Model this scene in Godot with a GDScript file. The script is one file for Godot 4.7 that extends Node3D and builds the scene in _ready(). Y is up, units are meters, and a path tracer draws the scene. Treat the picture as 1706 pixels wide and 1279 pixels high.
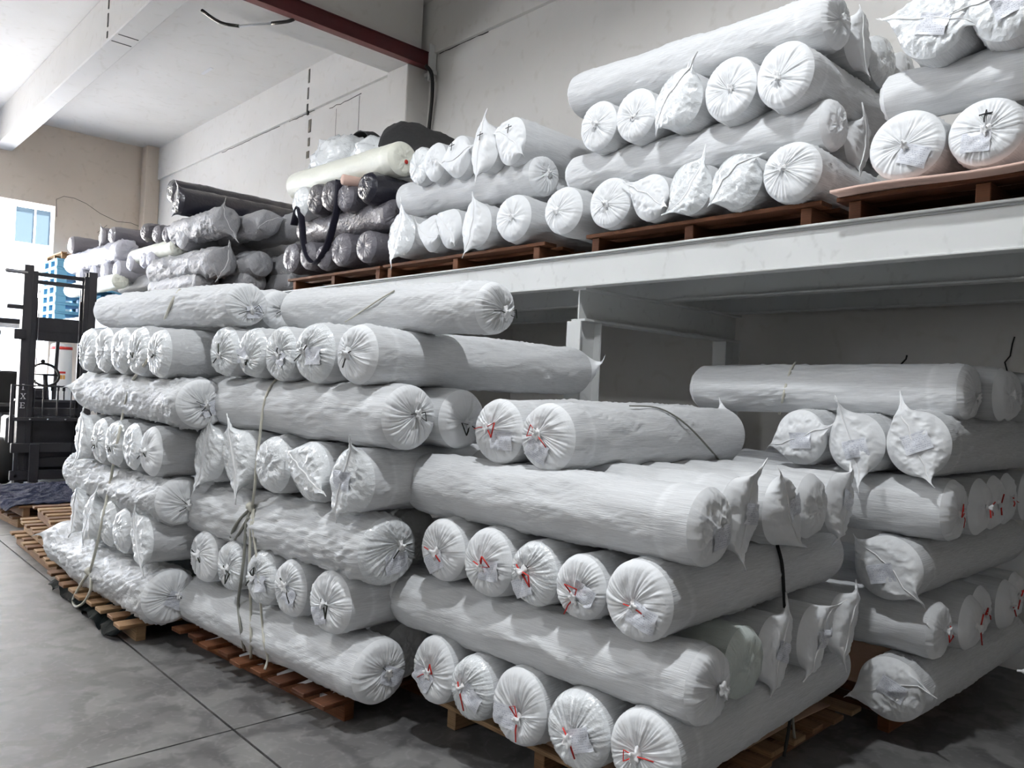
extends Node3D

# ---------------------------------------------------------------- shared state
var taken := {}
var mt := {}
var nz := FastNoiseLite.new()
var rng := RandomNumberGenerator.new()
var boxes := {}
const CEIL := 5.93
const WALLZ := -5.42
const FARX := -16.5
const DECK := 2.325

func numbered(called: String) -> String:
	if not taken.has(called):
		taken[called] = 0
		return called
	taken[called] += 1
	return "%s_%03d" % [called, taken[called]]

func tag(o: Node, label := "", category := "", group := "", kind := "") -> void:
	if label: o.set_meta("label", label)
	if category: o.set_meta("category", category)
	if group: o.set_meta("group", group)
	if kind: o.set_meta("kind", kind)

func thing(called: String, label: String, category: String, at := Vector3.ZERO, turn := 0.0, group := "") -> Node3D:
	var o := Node3D.new()
	o.name = numbered(called)
	add_child(o)
	o.position = at
	o.rotation.y = turn
	tag(o, label, category, group)
	return o

func part(parent: Node, called: String, mesh: Mesh, m: Material, at := Vector3.ZERO, basis_ := Basis.IDENTITY) -> MeshInstance3D:
	var o := MeshInstance3D.new()
	o.name = numbered(called) if parent == self else called
	o.mesh = mesh
	o.material_override = m
	o.transform = Transform3D(basis_, at)
	o.cast_shadow = GeometryInstance3D.SHADOW_CASTING_SETTING_ON
	parent.add_child(o, true)
	return o

func struct(called: String, mesh: Mesh, m: Material, at := Vector3.ZERO, label := "") -> MeshInstance3D:
	var o := part(self, called, mesh, m, at)
	tag(o, label, "", "", "structure")
	return o

# ---------------------------------------------------------------- mesh helpers
func finish(p: PackedVector3Array, uv: PackedVector2Array, col: PackedColorArray, idx: PackedInt32Array) -> ArrayMesh:
	var a := []
	a.resize(Mesh.ARRAY_MAX)
	a[Mesh.ARRAY_VERTEX] = p
	if uv.size(): a[Mesh.ARRAY_TEX_UV] = uv
	if col.size(): a[Mesh.ARRAY_COLOR] = col
	a[Mesh.ARRAY_INDEX] = idx
	var st := SurfaceTool.new()
	st.create_from_arrays(a)
	st.generate_normals()
	if uv.size(): st.generate_tangents()
	return st.commit()

# rows x cols grid of points; front faces as for (row = along, col = around)
func grid(p: PackedVector3Array, rows: int, cols: int, uv: PackedVector2Array, col := PackedColorArray(), flip := false) -> ArrayMesh:
	var idx := PackedInt32Array()
	for j in rows - 1:
		for i in cols - 1:
			var a := j * cols + i
			var b := a + 1
			var d := a + cols
			var c := d + 1
			if flip: idx.append_array([a, c, b, a, d, c])
			else: idx.append_array([a, b, c, a, c, d])
	return finish(p, uv, col, idx)

# chamfered box, 44 triangles, uv in metres with v along the longest side
func box(s: Vector3, bevel := 0.004) -> ArrayMesh:
	var key := "%.3f,%.3f,%.3f,%.3f" % [s.x, s.y, s.z, bevel]
	if boxes.has(key): return boxes[key]
	var h := s / 2
	var b: float = min(bevel, min(h.x, min(h.y, h.z)) * 0.6)
	var p := PackedVector3Array()
	var uv := PackedVector2Array()
	var idx := PackedInt32Array()
	var longest := 0 if s.x >= s.y and s.x >= s.z else (1 if s.y >= s.z else 2)
	for ax in 3:
		for k in 8:
			var sg := Vector3(1 if k & 1 else -1, 1 if k & 2 else -1, 1 if k & 4 else -1)
			var q := Vector3.ZERO
			for c in 3: q[c] = sg[c] * (h[c] - (0.0 if c == ax else b))
			p.append(q)
			var o1 := (ax + 1) % 3
			var o2 := (ax + 2) % 3
			if o1 == longest: uv.append(Vector2(q[o2], q[o1]))
			else: uv.append(Vector2(q[o1], q[o2]))
	var quad := func(a: int, b_: int, c: int, d: int):
		var n: Vector3 = (p[b_] - p[a]).cross(p[c] - p[a])
		var mid: Vector3 = p[a] + p[b_] + p[c] + p[d]
		if n.dot(mid) > 0: idx.append_array([a, c, b_, a, d, c])
		else: idx.append_array([a, b_, c, a, c, d])
	for ax in 3:
		var m1 := 1 << ((ax + 1) % 3)
		var m2 := 1 << ((ax + 2) % 3)
		var m0 := 1 << ax
		for sd in [0, m0]:
			quad.call(ax * 8 + sd, ax * 8 + sd + m1, ax * 8 + sd + m1 + m2, ax * 8 + sd + m2)
		# edges parallel to this axis
		var a1 := (ax + 1) % 3
		var a2 := (ax + 2) % 3
		for e in [0, m1, m2, m1 + m2]:
			quad.call(a1 * 8 + e, a1 * 8 + e + m0, a2 * 8 + e + m0, a2 * 8 + e)
	for k in 8:
		var n: Vector3 = (p[8 + k] - p[k]).cross(p[16 + k] - p[k])
		if n.dot(p[k]) > 0: idx.append_array([k, 16 + k, 8 + k])
		else: idx.append_array([k, 8 + k, 16 + k])
	# flat shading: split all triangles
	var fp := PackedVector3Array()
	var fu := PackedVector2Array()
	var fn := PackedVector3Array()
	for t in range(0, idx.size(), 3):
		var n := (p[idx[t + 2]] - p[idx[t]]).cross(p[idx[t + 1]] - p[idx[t]]).normalized()
		for q in 3:
			fp.append(p[idx[t + q]])
			fu.append(uv[idx[t + q]])
			fn.append(n)
	var a := []
	a.resize(Mesh.ARRAY_MAX)
	a[Mesh.ARRAY_VERTEX] = fp
	a[Mesh.ARRAY_NORMAL] = fn
	a[Mesh.ARRAY_TEX_UV] = fu
	var m := ArrayMesh.new()
	m.add_surface_from_arrays(Mesh.PRIMITIVE_TRIANGLES, a)
	boxes[key] = m
	return m

# several boxes joined into one mesh: each [centre, size] or [centre, size, basis]
func joined(list: Array, bevel := 0.004) -> ArrayMesh:
	var st := SurfaceTool.new()
	for e in list:
		var bs: Basis = e[2] if e.size() > 2 else Basis.IDENTITY
		st.append_from(box(e[1], bevel), 0, Transform3D(bs, e[0]))
	return st.commit()

# tube along points; radii one value or one per point; flat < 1 squashes it into a ribbon
func tube(pts: Array, radii, sides := 6, flat := 1.0, smooth := 0) -> ArrayMesh:
	var q: Array = pts
	if smooth > 0:
		var c := Curve3D.new()
		for k in pts.size():
			var a: Vector3 = pts[max(k - 1, 0)]
			var b: Vector3 = pts[min(k + 1, pts.size() - 1)]
			c.add_point(pts[k], -(b - a) / 6.0, (b - a) / 6.0)
		q = []
		for k in pts.size() - 1:
			for s in smooth: q.append(c.sample(k, float(s) / smooth))
		q.append(pts[-1])
	var n := q.size()
	var p := PackedVector3Array()
	var uv := PackedVector2Array()
	var side := Vector3.ZERO
	var run := 0.0
	for k in n:
		var d: Vector3 = (q[min(k + 1, n - 1)] - q[max(k - 1, 0)]).normalized()
		if k == 0:
			side = d.cross(Vector3.UP)
			if side.length() < 0.2: side = d.cross(Vector3.RIGHT)
		else: run += (q[k] - q[k - 1]).length()
		side = (side - d * side.dot(d)).normalized()
		var up := side.cross(d)
		var r: float = radii[min(int(float(k) / max(n - 1, 1) * (radii.size() - 1) + 0.5), radii.size() - 1)] if radii is Array else radii
		for i in sides + 1:
			var t := TAU * i / sides
			p.append(q[k] + side * cos(t) * r + up * sin(t) * r * flat)
			uv.append(Vector2(float(i) / sides, run * 10))
	# end caps: collapse
	for e in [0, n - 1]:
		for i in sides + 1:
			p.append(q[e])
			uv.append(Vector2(float(i) / sides, 0))
	var idx := PackedInt32Array()
	var w := sides + 1
	for k in n - 1:
		for i in sides:
			var a := k * w + i
			idx.append_array([a, a + w + 1, a + 1, a, a + w, a + w + 1])
	for i in sides:
		var a := n * w + i
		idx.append_array([a, i, i + 1])
		var b := (n + 1) * w + i
		idx.append_array([b, (n - 1) * w + i + 1, (n - 1) * w + i])
	return finish(p, uv, PackedColorArray(), idx)

# surface of revolution about y: profile of Vector2(radius, height)
func lathe(prof: Array, sides := 32) -> ArrayMesh:
	var p := PackedVector3Array()
	var uv := PackedVector2Array()
	for j in prof.size():
		for i in sides + 1:
			var t := TAU * i / sides
			p.append(Vector3(cos(t) * prof[j].x, prof[j].y, sin(t) * prof[j].x))
			uv.append(Vector2(float(i) / sides, prof[j].y))
	return grid(p, prof.size(), sides + 1, uv, PackedColorArray(), false)

# sheet over a grid of heights, with thickness
func sheet(nx: int, nyy: int, f: Callable, thick := 0.004) -> ArrayMesh:
	var p := PackedVector3Array()
	var uv := PackedVector2Array()
	var idx := PackedInt32Array()
	for side in 2:
		for j in nyy + 1:
			for i in nx + 1:
				var v: Vector3 = f.call(float(i) / nx, float(j) / nyy)
				p.append(v + Vector3(0, -thick * side, 0))
				uv.append(Vector2(v.x, v.z))
	var w := nx + 1
	var off := w * (nyy + 1)
	for j in nyy:
		for i in nx:
			var a := j * w + i
			idx.append_array([a, a + 1, a + w + 1, a, a + w + 1, a + w])
			a += off
			idx.append_array([a, a + w + 1, a + 1, a, a + w, a + w + 1])
	for i in nx:
		for a in [i, nyy * w + i]:
			var b: int = a + 1
			if a < w: idx.append_array([a, a + off, b, b, a + off, b + off])
			else: idx.append_array([a, b, a + off, b, b + off, a + off])
	for j in nyy:
		for a in [j * w, j * w + nx]:
			var b: int = a + w
			if a == j * w: idx.append_array([a, b, a + off, b, b + off, a + off])
			else: idx.append_array([a, a + off, b, b, a + off, b + off])
	return finish(p, uv, PackedColorArray(), idx)

# ---------------------------------------------------------------- materials
func mat(key: String, c: Color, rough := 0.6, opts := {}) -> StandardMaterial3D:
	var m := StandardMaterial3D.new()
	m.resource_name = key
	m.albedo_color = c
	m.roughness = rough
	m.metallic_specular = opts.get("spec", 0.5)
	m.metallic = opts.get("metal", 0.0)
	if opts.has("tex"): m.albedo_texture = opts.tex
	if opts.has("nrm"):
		m.normal_enabled = true
		m.normal_texture = opts.nrm
		m.normal_scale = opts.get("ns", 1.0)
	if opts.has("uv"): m.uv1_scale = opts.uv
	if opts.has("tri"):
		m.uv1_triplanar = true
		m.uv1_world_triplanar = opts.get("world", true)
	if opts.has("coat"):
		m.clearcoat_enabled = true
		m.clearcoat = opts.coat
		m.clearcoat_roughness = 0.12
	if opts.has("vc"): m.vertex_color_use_as_albedo = true
	if opts.has("rtex"):
		m.roughness_texture = opts.rtex
	mt[key] = m
	return m

func noise_image(size: int, seed_: int, freq: float, kind := 0, oct := 4) -> Image:
	var f := FastNoiseLite.new()
	f.seed = seed_
	f.frequency = freq
	f.noise_type = FastNoiseLite.TYPE_SIMPLEX_SMOOTH
	f.fractal_type = FastNoiseLite.FRACTAL_RIDGED if kind == 1 else FastNoiseLite.FRACTAL_FBM
	f.fractal_octaves = oct
	return f.get_seamless_image(size, size)

func stretched(size: int, seed_: int, across: float, along: float, lo: float, hi: float) -> Image:
	# streaks along v, wrapped in both directions
	var f := FastNoiseLite.new()
	f.seed = seed_
	f.frequency = 1.0
	f.fractal_octaves = 3
	var im := Image.create(size, size, false, Image.FORMAT_RGB8)
	for y in size:
		var b := TAU * y / size
		var cb := cos(b) * along
		var sb := sin(b) * along
		for x in size:
			var a := TAU * x / size
			var v := f.get_noise_3d(cos(a) * across + sb * 0.3, sin(a) * across, cb) * 0.6 + f.get_noise_3d(cos(a) * across * 3.1, sin(a) * across * 3.1, cb * 1.7 + sb) * 0.4
			v = lerp(lo, hi, clamp(v * 0.9 + 0.5, 0.0, 1.0))
			im.set_pixel(x, y, Color(v, v, v))
	return im

func tex(im: Image, mip := true) -> ImageTexture:
	if mip: im.generate_mipmaps()
	return ImageTexture.create_from_image(im)

func bump(im: Image, scale_: float) -> ImageTexture:
	var c: Image = im.duplicate()
	c.convert(Image.FORMAT_RGBA8)
	c.bump_map_to_normal_map(scale_)
	return tex(c)

func blotched(size: int, parts: Array, base: Color) -> Image:
	# base colour times weighted noises: each part [image, weight, threshold or -1, colour]
	var im := Image.create(size, size, false, Image.FORMAT_RGB8)
	for y in size:
		for x in size:
			var c := base
			for e in parts:
				var v: float = e[0].get_pixel(x, y).r
				if e[2] >= 0: v = smoothstep(e[2], e[2] + 0.18, v)
				c = c.lerp(e[3], clamp(v * e[1], 0.0, 1.0))
			im.set_pixel(x, y, c)
	return im

func make_materials() -> void:
	var weave := stretched(256, 3, 9.0, 1.2, 0.0, 1.0)
	var weave_n := bump(weave, 3.0)
	var weave_c := tex(stretched(256, 5, 7.0, 1.0, 0.90, 1.0))
	var crum := noise_image(512, 11, 0.012, 1, 4)
	var crum_n := bump(crum, 9.0)
	var fine_n := bump(noise_image(256, 12, 0.05, 0, 3), 2.0)
	var white := Color(0.925, 0.93, 0.935)
	mat("w", white, 0.62, {"tex": weave_c, "nrm": weave_n, "ns": 0.38, "vc": true, "spec": 0.35})
	mat("p", Color(0.87, 0.875, 0.88), 0.5, {"tex": weave_c, "nrm": crum_n, "ns": 0.45, "vc": true, "spec": 0.5})
	mat("t", Color(0.80, 0.83, 0.81), 0.4, {"nrm": weave_n, "ns": 0.6, "vc": true})
	mat("c", Color(0.80, 0.80, 0.79), 0.45, {"nrm": crum_n, "ns": 0.9, "vc": true})
	mat("i", Color(0.92, 0.92, 0.87), 0.42, {"nrm": crum_n, "ns": 0.25, "vc": true})
	mat("v", Color(0.44, 0.43, 0.455), 0.42, {"nrm": crum_n, "ns": 0.7, "vc": true, "coat": 0.25})
	mat("l", Color(0.74, 0.735, 0.77), 0.42, {"nrm": crum_n, "ns": 0.8, "vc": true, "coat": 0.25})
	mat("n", Color(0.09, 0.09, 0.15), 0.38, {"nrm": crum_n, "ns": 0.4, "vc": true, "coat": 0.35})
	mat("k", Color(0.33, 0.32, 0.34), 0.38, {"nrm": crum_n, "ns": 0.8, "vc": true, "coat": 0.3})
	mat("y", Color(0.62, 0.62, 0.63), 0.5, {"nrm": crum_n, "ns": 0.7, "vc": true})
	mat("cap", Color(0.915, 0.92, 0.925), 0.5, {"nrm": fine_n, "ns": 0.25, "spec": 0.4})
	mat("film", Color(0.91, 0.92, 0.925), 0.22, {"nrm": crum_n, "ns": 0.55, "coat": 0.7, "uv": Vector3(0.8, 0.8, 0.8)})
	mat("seam", Color(0.93, 0.93, 0.93), 0.5)
	mat("tie_r", Color(0.78, 0.16, 0.13), 0.5)
	mat("tie_d", Color(0.12, 0.14, 0.09), 0.5)
	mat("tie_w", Color(0.86, 0.86, 0.86), 0.5)
	mat("ink", Color(0.08, 0.08, 0.1), 0.6)
	# printed packing slip: rows of small marks on bluish paper
	var slip := Image.create(128, 96, false, Image.FORMAT_RGB8)
	slip.fill(Color(0.87, 0.875, 0.90))
	rng.seed = 77
	for row in 9:
		var x := 8
		while x < 116:
			var w := rng.randi_range(2, 9)
			if rng.randf() < 0.75: slip.fill_rect(Rect2i(x, 8 + row * 9, w, 3), Color(0.70, 0.71, 0.76))
			x += w + rng.randi_range(1, 5)
	for ln in [6, 33, 60, 90]: slip.fill_rect(Rect2i(5, ln, 118, 1), Color(0.74, 0.75, 0.79))
	mat("slip", Color(1, 1, 1), 0.3, {"tex": tex(slip), "coat": 0.4})
	# room
	var n1 := noise_image(512, 21, 0.006, 0, 5)
	var n2 := noise_image(512, 22, 0.02, 0, 4)
	var n3 := noise_image(512, 23, 0.05, 1, 3)
	var n4 := noise_image(512, 24, 0.01, 1, 5)
	var plaster := tex(blotched(512, [[n1, 0.16, -1, Color(0.72, 0.70, 0.67)], [n2, 0.10, -1, Color(0.9, 0.89, 0.87)], [n4, 0.22, 0.72, Color(0.74, 0.72, 0.68)]], Color(0.86, 0.85, 0.835)))
	var pl_n := bump(n2, 0.8)
	mat("plaster", Color(1, 1, 1), 0.85, {"tex": plaster, "nrm": pl_n, "ns": 0.15, "tri": true, "uv": Vector3(0.3, 0.3, 0.3), "spec": 0.2})
	mat("beige", Color(1.0, 0.955, 0.91), 0.85, {"tex": plaster, "nrm": pl_n, "ns": 0.15, "tri": true, "uv": Vector3(0.3, 0.3, 0.3), "spec": 0.2})
	var conc := tex(blotched(512, [[n1, 0.75, -1, Color(0.37, 0.365, 0.365)], [n2, 0.5, 0.45, Color(0.60, 0.595, 0.585)], [n4, 0.55, 0.60, Color(0.32, 0.315, 0.315)], [n3, 0.35, 0.74, Color(0.66, 0.655, 0.65)]], Color(0.53, 0.525, 0.52)))
	var rough := tex(blotched(512, [[n4, 0.8, -1, Color(0.36, 0.36, 0.36)], [n2, 0.3, -1, Color(0.62, 0.62, 0.62)]], Color(0.55, 0.55, 0.55)))
	mat("concrete", Color(0.88, 0.88, 0.88), 1.0, {"tex": conc, "rtex": rough, "nrm": bump(n3, 0.6), "ns": 0.12, "tri": true, "uv": Vector3(0.35, 0.35, 0.35), "spec": 0.45})
	mat("subbase", Color(0.16, 0.155, 0.15), 0.95)
	mat("crack", Color(0.17, 0.165, 0.16), 0.95)
	mat("cavity", Color(0.25, 0.245, 0.235), 0.95, {"nrm": bump(n2, 4.0), "ns": 0.8, "tri": true, "uv": Vector3(2, 2, 2)})
	var steel := tex(blotched(512, [[n1, 0.2, -1, Color(0.72, 0.73, 0.72)], [n4, 0.25, 0.74, Color(0.68, 0.68, 0.67)]], Color(0.85, 0.855, 0.85)))
	mat("steel_white", Color(0.98, 0.98, 0.98), 0.42, {"tex": steel, "tri": true, "uv": Vector3(0.6, 0.6, 0.6)})
	mat("deck", Color(0.72, 0.73, 0.73), 0.5, {"tex": steel, "tri": true, "uv": Vector3(0.5, 0.5, 0.5)})
	mat("steel_red", Color(0.27, 0.035, 0.06), 0.55, {"nrm": fine_n, "ns": 0.1})
	mat("black", Color(0.05, 0.05, 0.055), 0.5)
	mat("rubber", Color(0.07, 0.07, 0.075), 0.75)
	mat("fork", Color(0.11, 0.11, 0.14), 0.45, {"nrm": fine_n, "ns": 0.1})
	mat("fork2", Color(0.17, 0.165, 0.185), 0.5)
	mat("chrome", Color(0.7, 0.7, 0.72), 0.25, {"metal": 0.9})
	mat("pale", Color(0.84, 0.84, 0.85), 0.5)
	var grain := stretched(256, 31, 5.0, 0.8, 0.62, 1.0)
	var grain_t := tex(grain)
	var grain_n := bump(grain, 2.0)
	var woods := [Color(0.66, 0.52, 0.38), Color(0.58, 0.44, 0.32), Color(0.72, 0.59, 0.45), Color(0.50, 0.36, 0.26)]
	for k in 4: mat("wood%d" % k, woods[k], 0.75, {"tex": grain_t, "nrm": grain_n, "ns": 0.5, "uv": Vector3(6, 1.6, 1), "spec": 0.3})
	var dark := [Color(0.42, 0.26, 0.17), Color(0.36, 0.21, 0.13), Color(0.48, 0.30, 0.19)]
	for k in 3: mat("dwood%d" % k, dark[k], 0.7, {"tex": grain_t, "nrm": grain_n, "ns": 0.5, "uv": Vector3(6, 1.6, 1), "spec": 0.3})
	mat("blue", Color(0.45, 0.68, 0.80), 0.45)
	mat("tarp", Color(0.12, 0.14, 0.22), 0.8, {"spec": 0.2, "nrm": crum_n, "ns": 0.7, "uv": Vector3(2, 2, 2)})
	mat("tarp_green", Color(0.07, 0.09, 0.095), 0.85, {"spec": 0.15, "nrm": crum_n, "ns": 0.6, "uv": Vector3(2, 2, 2)})
	mat("cloth_black", Color(0.20, 0.20, 0.205), 0.75, {"nrm": crum_n, "ns": 0.3, "uv": Vector3(2, 2, 2)})
	mat("card", Color(0.66, 0.54, 0.45), 0.8, {"nrm": fine_n, "ns": 0.3})
	mat("pinkcard", Color(0.80, 0.68, 0.63), 0.8, {"nrm": fine_n, "ns": 0.3})
	mat("rope", Color(0.80, 0.79, 0.74), 0.8, {"nrm": weave_n, "ns": 0.8, "uv": Vector3(1, 1, 1)})
	mat("rope_grey", Color(0.55, 0.55, 0.52), 0.8, {"nrm": weave_n, "ns": 0.8})
	mat("rope_dark", Color(0.10, 0.10, 0.10), 0.7)
	mat("strap", Color(0.07, 0.06, 0.14), 0.6)
	mat("asphalt", Color(0.76, 0.75, 0.73), 0.9)
	mat("facade", Color(0.90, 0.89, 0.87), 0.85)
	mat("facade_grey", Color(0.62, 0.62, 0.62), 0.8)
	mat("glass_blue", Color(0.11, 0.14, 0.165), 0.5, {"spec": 0.05})
	mat("frame", Color(0.75, 0.77, 0.8), 0.5)
	mat("sign_y", Color(0.85, 0.62, 0.30), 0.6)
	mat("sign_r", Color(0.75, 0.18, 0.14), 0.6)
	var lens := mat("lens", Color(1, 1, 1), 0.3)
	lens.emission_enabled = true
	lens.emission = Color(1, 0.98, 0.95)
	lens.emission_energy_multiplier = 3.0

# ---------------------------------------------------------------- camera and light
func camera_and_light() -> void:
	var cam := Camera3D.new()
	cam.name = "camera"
	add_child(cam)
	cam.position = Vector3(0, 1.5, 0)
	cam.rotation_order = EULER_ORDER_YXZ
	cam.rotation_degrees = Vector3(0.4926, 47.088, 2.695)
	cam.keep_aspect = Camera3D.KEEP_HEIGHT
	cam.fov = 51.485
	cam.near = 0.05
	cam.far = 400
	cam.current = true
	var env := Environment.new()
	env.background_mode = Environment.BG_SKY
	var sm := ProceduralSkyMaterial.new()
	sm.sky_top_color = Color(0.62, 0.74, 0.92)
	sm.sky_horizon_color = Color(0.90, 0.93, 0.97)
	sm.ground_horizon_color = Color(0.80, 0.80, 0.78)
	sm.ground_bottom_color = Color(0.55, 0.54, 0.52)
	sm.energy_multiplier = SKYE
	sm.sun_angle_max = 1.0
	var sky := Sky.new()
	sky.sky_material = sm
	env.sky = sky
	env.ambient_light_source = Environment.AMBIENT_SOURCE_SKY
	env.tonemap_mode = Environment.TONE_MAPPER_LINEAR
	env.tonemap_exposure = EXPO
	env.sdfgi_enabled = true
	env.ssao_enabled = true
	env.ssil_enabled = true
	var we := WorldEnvironment.new()
	we.name = "world_environment"
	we.environment = env
	add_child(we)
	var sun := DirectionalLight3D.new()
	sun.name = "sun"
	add_child(sun)
	sun.rotation_degrees = Vector3(-68, 150, 0)
	sun.light_color = Color(1.0, 0.96, 0.9)
	sun.light_energy = SUNE
	sun.light_angular_distance = 0.6
	sun.shadow_enabled = true
	# unseen lamps above the frame: two light the stacks, two are added fill
	for at in LAMPS: unseen_high_bay(at)

func unseen_high_bay(at: Vector3) -> void:
	var t := thing("unseen_high_bay_lamp", "round unseen high-bay lamp hanging above the aisle, %s" % {-1: "lighting the front stack", -6: "lighting the middle and far-left stacks", -3: "added as fill behind the camera", -11: "added to brighten the far wall"}[int(at.x)], "lamp", at)
	part(t, "reflector", lathe([Vector2(0.0, 0.16), Vector2(0.07, 0.16), Vector2(0.09, 0.12), Vector2(0.19, 0.02), Vector2(0.20, 0.0), Vector2(0.185, 0.005), Vector2(0.0, 0.02)], 32), mt["black"])
	part(t, "lens", lathe([Vector2(0.0, 0.004), Vector2(0.18, 0.004), Vector2(0.18, -0.006), Vector2(0.0, -0.006)], 32), mt["lens"])
	part(t, "hanger", tube([Vector3(0, 0.16, 0), Vector3(0, CEIL - at.y, 0)], 0.012, 8), mt["black"])
	var l := SpotLight3D.new()
	l.name = "light"
	t.add_child(l)
	l.position = Vector3(0, -0.03, 0)
	l.rotation_degrees = Vector3(-90, 0, 0)
	l.spot_angle = 88
	l.spot_angle_attenuation = 0.2
	l.spot_range = 40
	l.spot_attenuation = 2.0
	l.light_color = Color(0.97, 0.985, 1.0)
	l.light_energy = LAMPE
	l.light_size = 0.12
	l.shadow_enabled = true

# ---------------------------------------------------------------- the building
func building() -> void:
	# floor: concrete slabs parted by saw-cut joints
	var fl := struct("floor", box(Vector3(24.2, 0.1, 15.2), 0.0), mt["subbase"], Vector3(-4.9, -0.155, 1.2))
	var xs := [-16.9, -13.26, -8.26, -3.26, 1.74, 7.1]
	var zs := [-5.6, -1.503, 3.5, 8.7]
	for a in xs.size() - 1:
		for b in zs.size() - 1:
			var s := Vector3(xs[a + 1] - xs[a] - 0.011, 0.1, zs[b + 1] - zs[b] - 0.011)
			part(fl, "slab", box(s, 0.0), mt["concrete"], Vector3((xs[a] + xs[a + 1]) / 2, -0.05, (zs[b] + zs[b + 1]) / 2) - fl.position)
	var P: Material = mt["plaster"]
	# long wall behind the racks, with the concrete ring beam above it
	var wr := struct("wall_rack", box(Vector3(24, 6.2, 0.25), 0.0), P, Vector3(-4.7, 3.0, WALLZ - 0.125))
	struct("trim_1", box(Vector3(23.6, CEIL - 5.30, 0.05), 0.004), P, Vector3(-4.7, (CEIL + 5.30) / 2, WALLZ + 0.02), "shallow concrete ring beam along the top of the rack wall")
	# far wall with the loading door opening
	var z0 := -3.69
	var z1 := 3.0
	var dh := 4.49
	struct("wall_far", joined([
		[Vector3(FARX - 0.15, 3.0, (WALLZ - 0.25 + z0) / 2), Vector3(0.3, 6.2, z0 - WALLZ + 0.25)],
		[Vector3(FARX - 0.15, 3.0, (z1 + 8.6) / 2), Vector3(0.3, 6.2, 8.6 - z1)],
		[Vector3(FARX - 0.15, (dh + 6.1) / 2, (z0 + z1) / 2), Vector3(0.3, 6.1 - dh, z1 - z0)]], 0.0), mt["beige"])
	struct("wall_near", box(Vector3(0.25, 6.2, 14.3), 0.0), P, Vector3(7.0, 3.0, 1.5))
	struct("wall_aisle", box(Vector3(24, 6.2, 0.25), 0.0), P, Vector3(-4.7, 3.0, 8.6))
	struct("wall_added_blocker", box(Vector3(0.1, 2.12, 1.82), 0.0), P, Vector3(-5.9, 1.06, -4.5))  # unseen partition, added to block door light and darken the space under the mezzanine
	struct("ceiling", box(Vector3(24.4, 0.2, 15), 0.0), P, Vector3(-4.7, CEIL + 0.1, 1.3))
	# concrete beams and pillars
	struct("trim_2", box(Vector3(FARX * -1 - 7.9, CEIL - 5.33, 0.28), 0.012), P, Vector3((FARX - 7.9) / 2, (CEIL + 5.33) / 2, -2.83), "concrete ceiling beam running towards the far wall")
	struct("trim_3", box(Vector3(0.42, CEIL - 5.145, 13.8), 0.012), P, Vector3(-7.69, (CEIL + 5.145) / 2, 1.6), "deep concrete cross beam above the pillar")
	struct("trim_4", box(Vector3(0.42, 5.145, 0.31), 0.01), P, Vector3(-7.69, 2.572, WALLZ + 0.145), "square concrete pillar on the rack wall")
	struct("trim_5", box(Vector3(0.27, CEIL, 0.27), 0.01), mt["beige"], Vector3(FARX + 0.135, CEIL / 2, WALLZ + 0.135), "pillar in the far corner")
	# cracks, unfilled joints and plaster scars
	var cr := func(parent: Node3D, pts: Array, r: float):
		var loc := []
		for q in pts: loc.append(q - parent.position)
		part(parent, "crack", tube(loc, r, 5), mt["crack"])
	rng.seed = 5
	var jag := func(a: Vector3, b: Vector3, n: int, amp: float) -> Array:
		var o := []
		for k in n + 1:
			var q := a.lerp(b, float(k) / n)
			o.append(q + Vector3(rng.randf_range(-amp, amp) * (1 if absf(a.x - b.x) > 0.01 or absf(a.y - b.y) > 0.5 else 0), rng.randf_range(-amp, amp), 0))
		return o
	cr.call(wr, jag.call(Vector3(-10.9, 5.295, WALLZ + 0.002), Vector3(-10.15, 5.295, WALLZ + 0.002), 10, 0.008), 0.006)
	cr.call(wr, jag.call(Vector3(-9.75, 5.22, WALLZ), Vector3(-8.95, 5.24, WALLZ), 8, 0.012), 0.006)
	cr.call(wr, jag.call(Vector3(-8.98, 5.22, WALLZ), Vector3(-8.97, 4.6, WALLZ), 6, 0.004), 0.004)
	cr.call(wr, jag.call(Vector3(-9.55, 5.18, WALLZ), Vector3(-9.55, 4.5, WALLZ), 6, 0.004), 0.0035)
	cr.call(wr, jag.call(Vector3(-13.3, 5.29, WALLZ), Vector3(-11.2, 5.29, WALLZ), 16, 0.01), 0.005)
	cr.call(wr, jag.call(Vector3(-7.30, 5.30, WALLZ), Vector3(-6.45, 5.30, WALLZ), 9, 0.008), 0.006)
	cr.call(wr, jag.call(Vector3(-7.95, 5.1, WALLZ), Vector3(-7.95, 4.4, WALLZ), 10, 0.012), 0.006)
	cr.call(wr, jag.call(Vector3(-10.35, 3.42, WALLZ), Vector3(-9.7, 3.66, WALLZ), 7, 0.01), 0.005)
	cr.call(wr, jag.call(Vector3(-2.05, 1.86, WALLZ), Vector3(-2.1, 1.75, WALLZ), 3, 0.01), 0.006)
	cr.call(wr, jag.call(Vector3(-1.46, 1.98, WALLZ), Vector3(-1.5, 1.70, WALLZ), 5, 0.02), 0.005)
	var wf: Node3D = get_node("wall_far")
	var hairline := []
	for e in [[-3.72, 4.3], [-3.70, 4.62], [-3.82, 4.70], [-4.0, 4.70], [-4.2, 4.64], [-4.45, 4.50], [-4.75, 4.40], [-5.0, 4.42], [-5.15, 4.38]]:
		hairline.append(Vector3(FARX + 0.001, e[1], e[0]))
	cr.call(wf, hairline, 0.004)
	cr.call(wf, [Vector3(FARX + 0.001, 4.13, -4.42), Vector3(FARX + 0.001, 4.30, -4.58)], 0.004)
	# broken vertical joint in the wall and in the ceiling beam
	var y := 5.90
	rng.seed = 9
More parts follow.
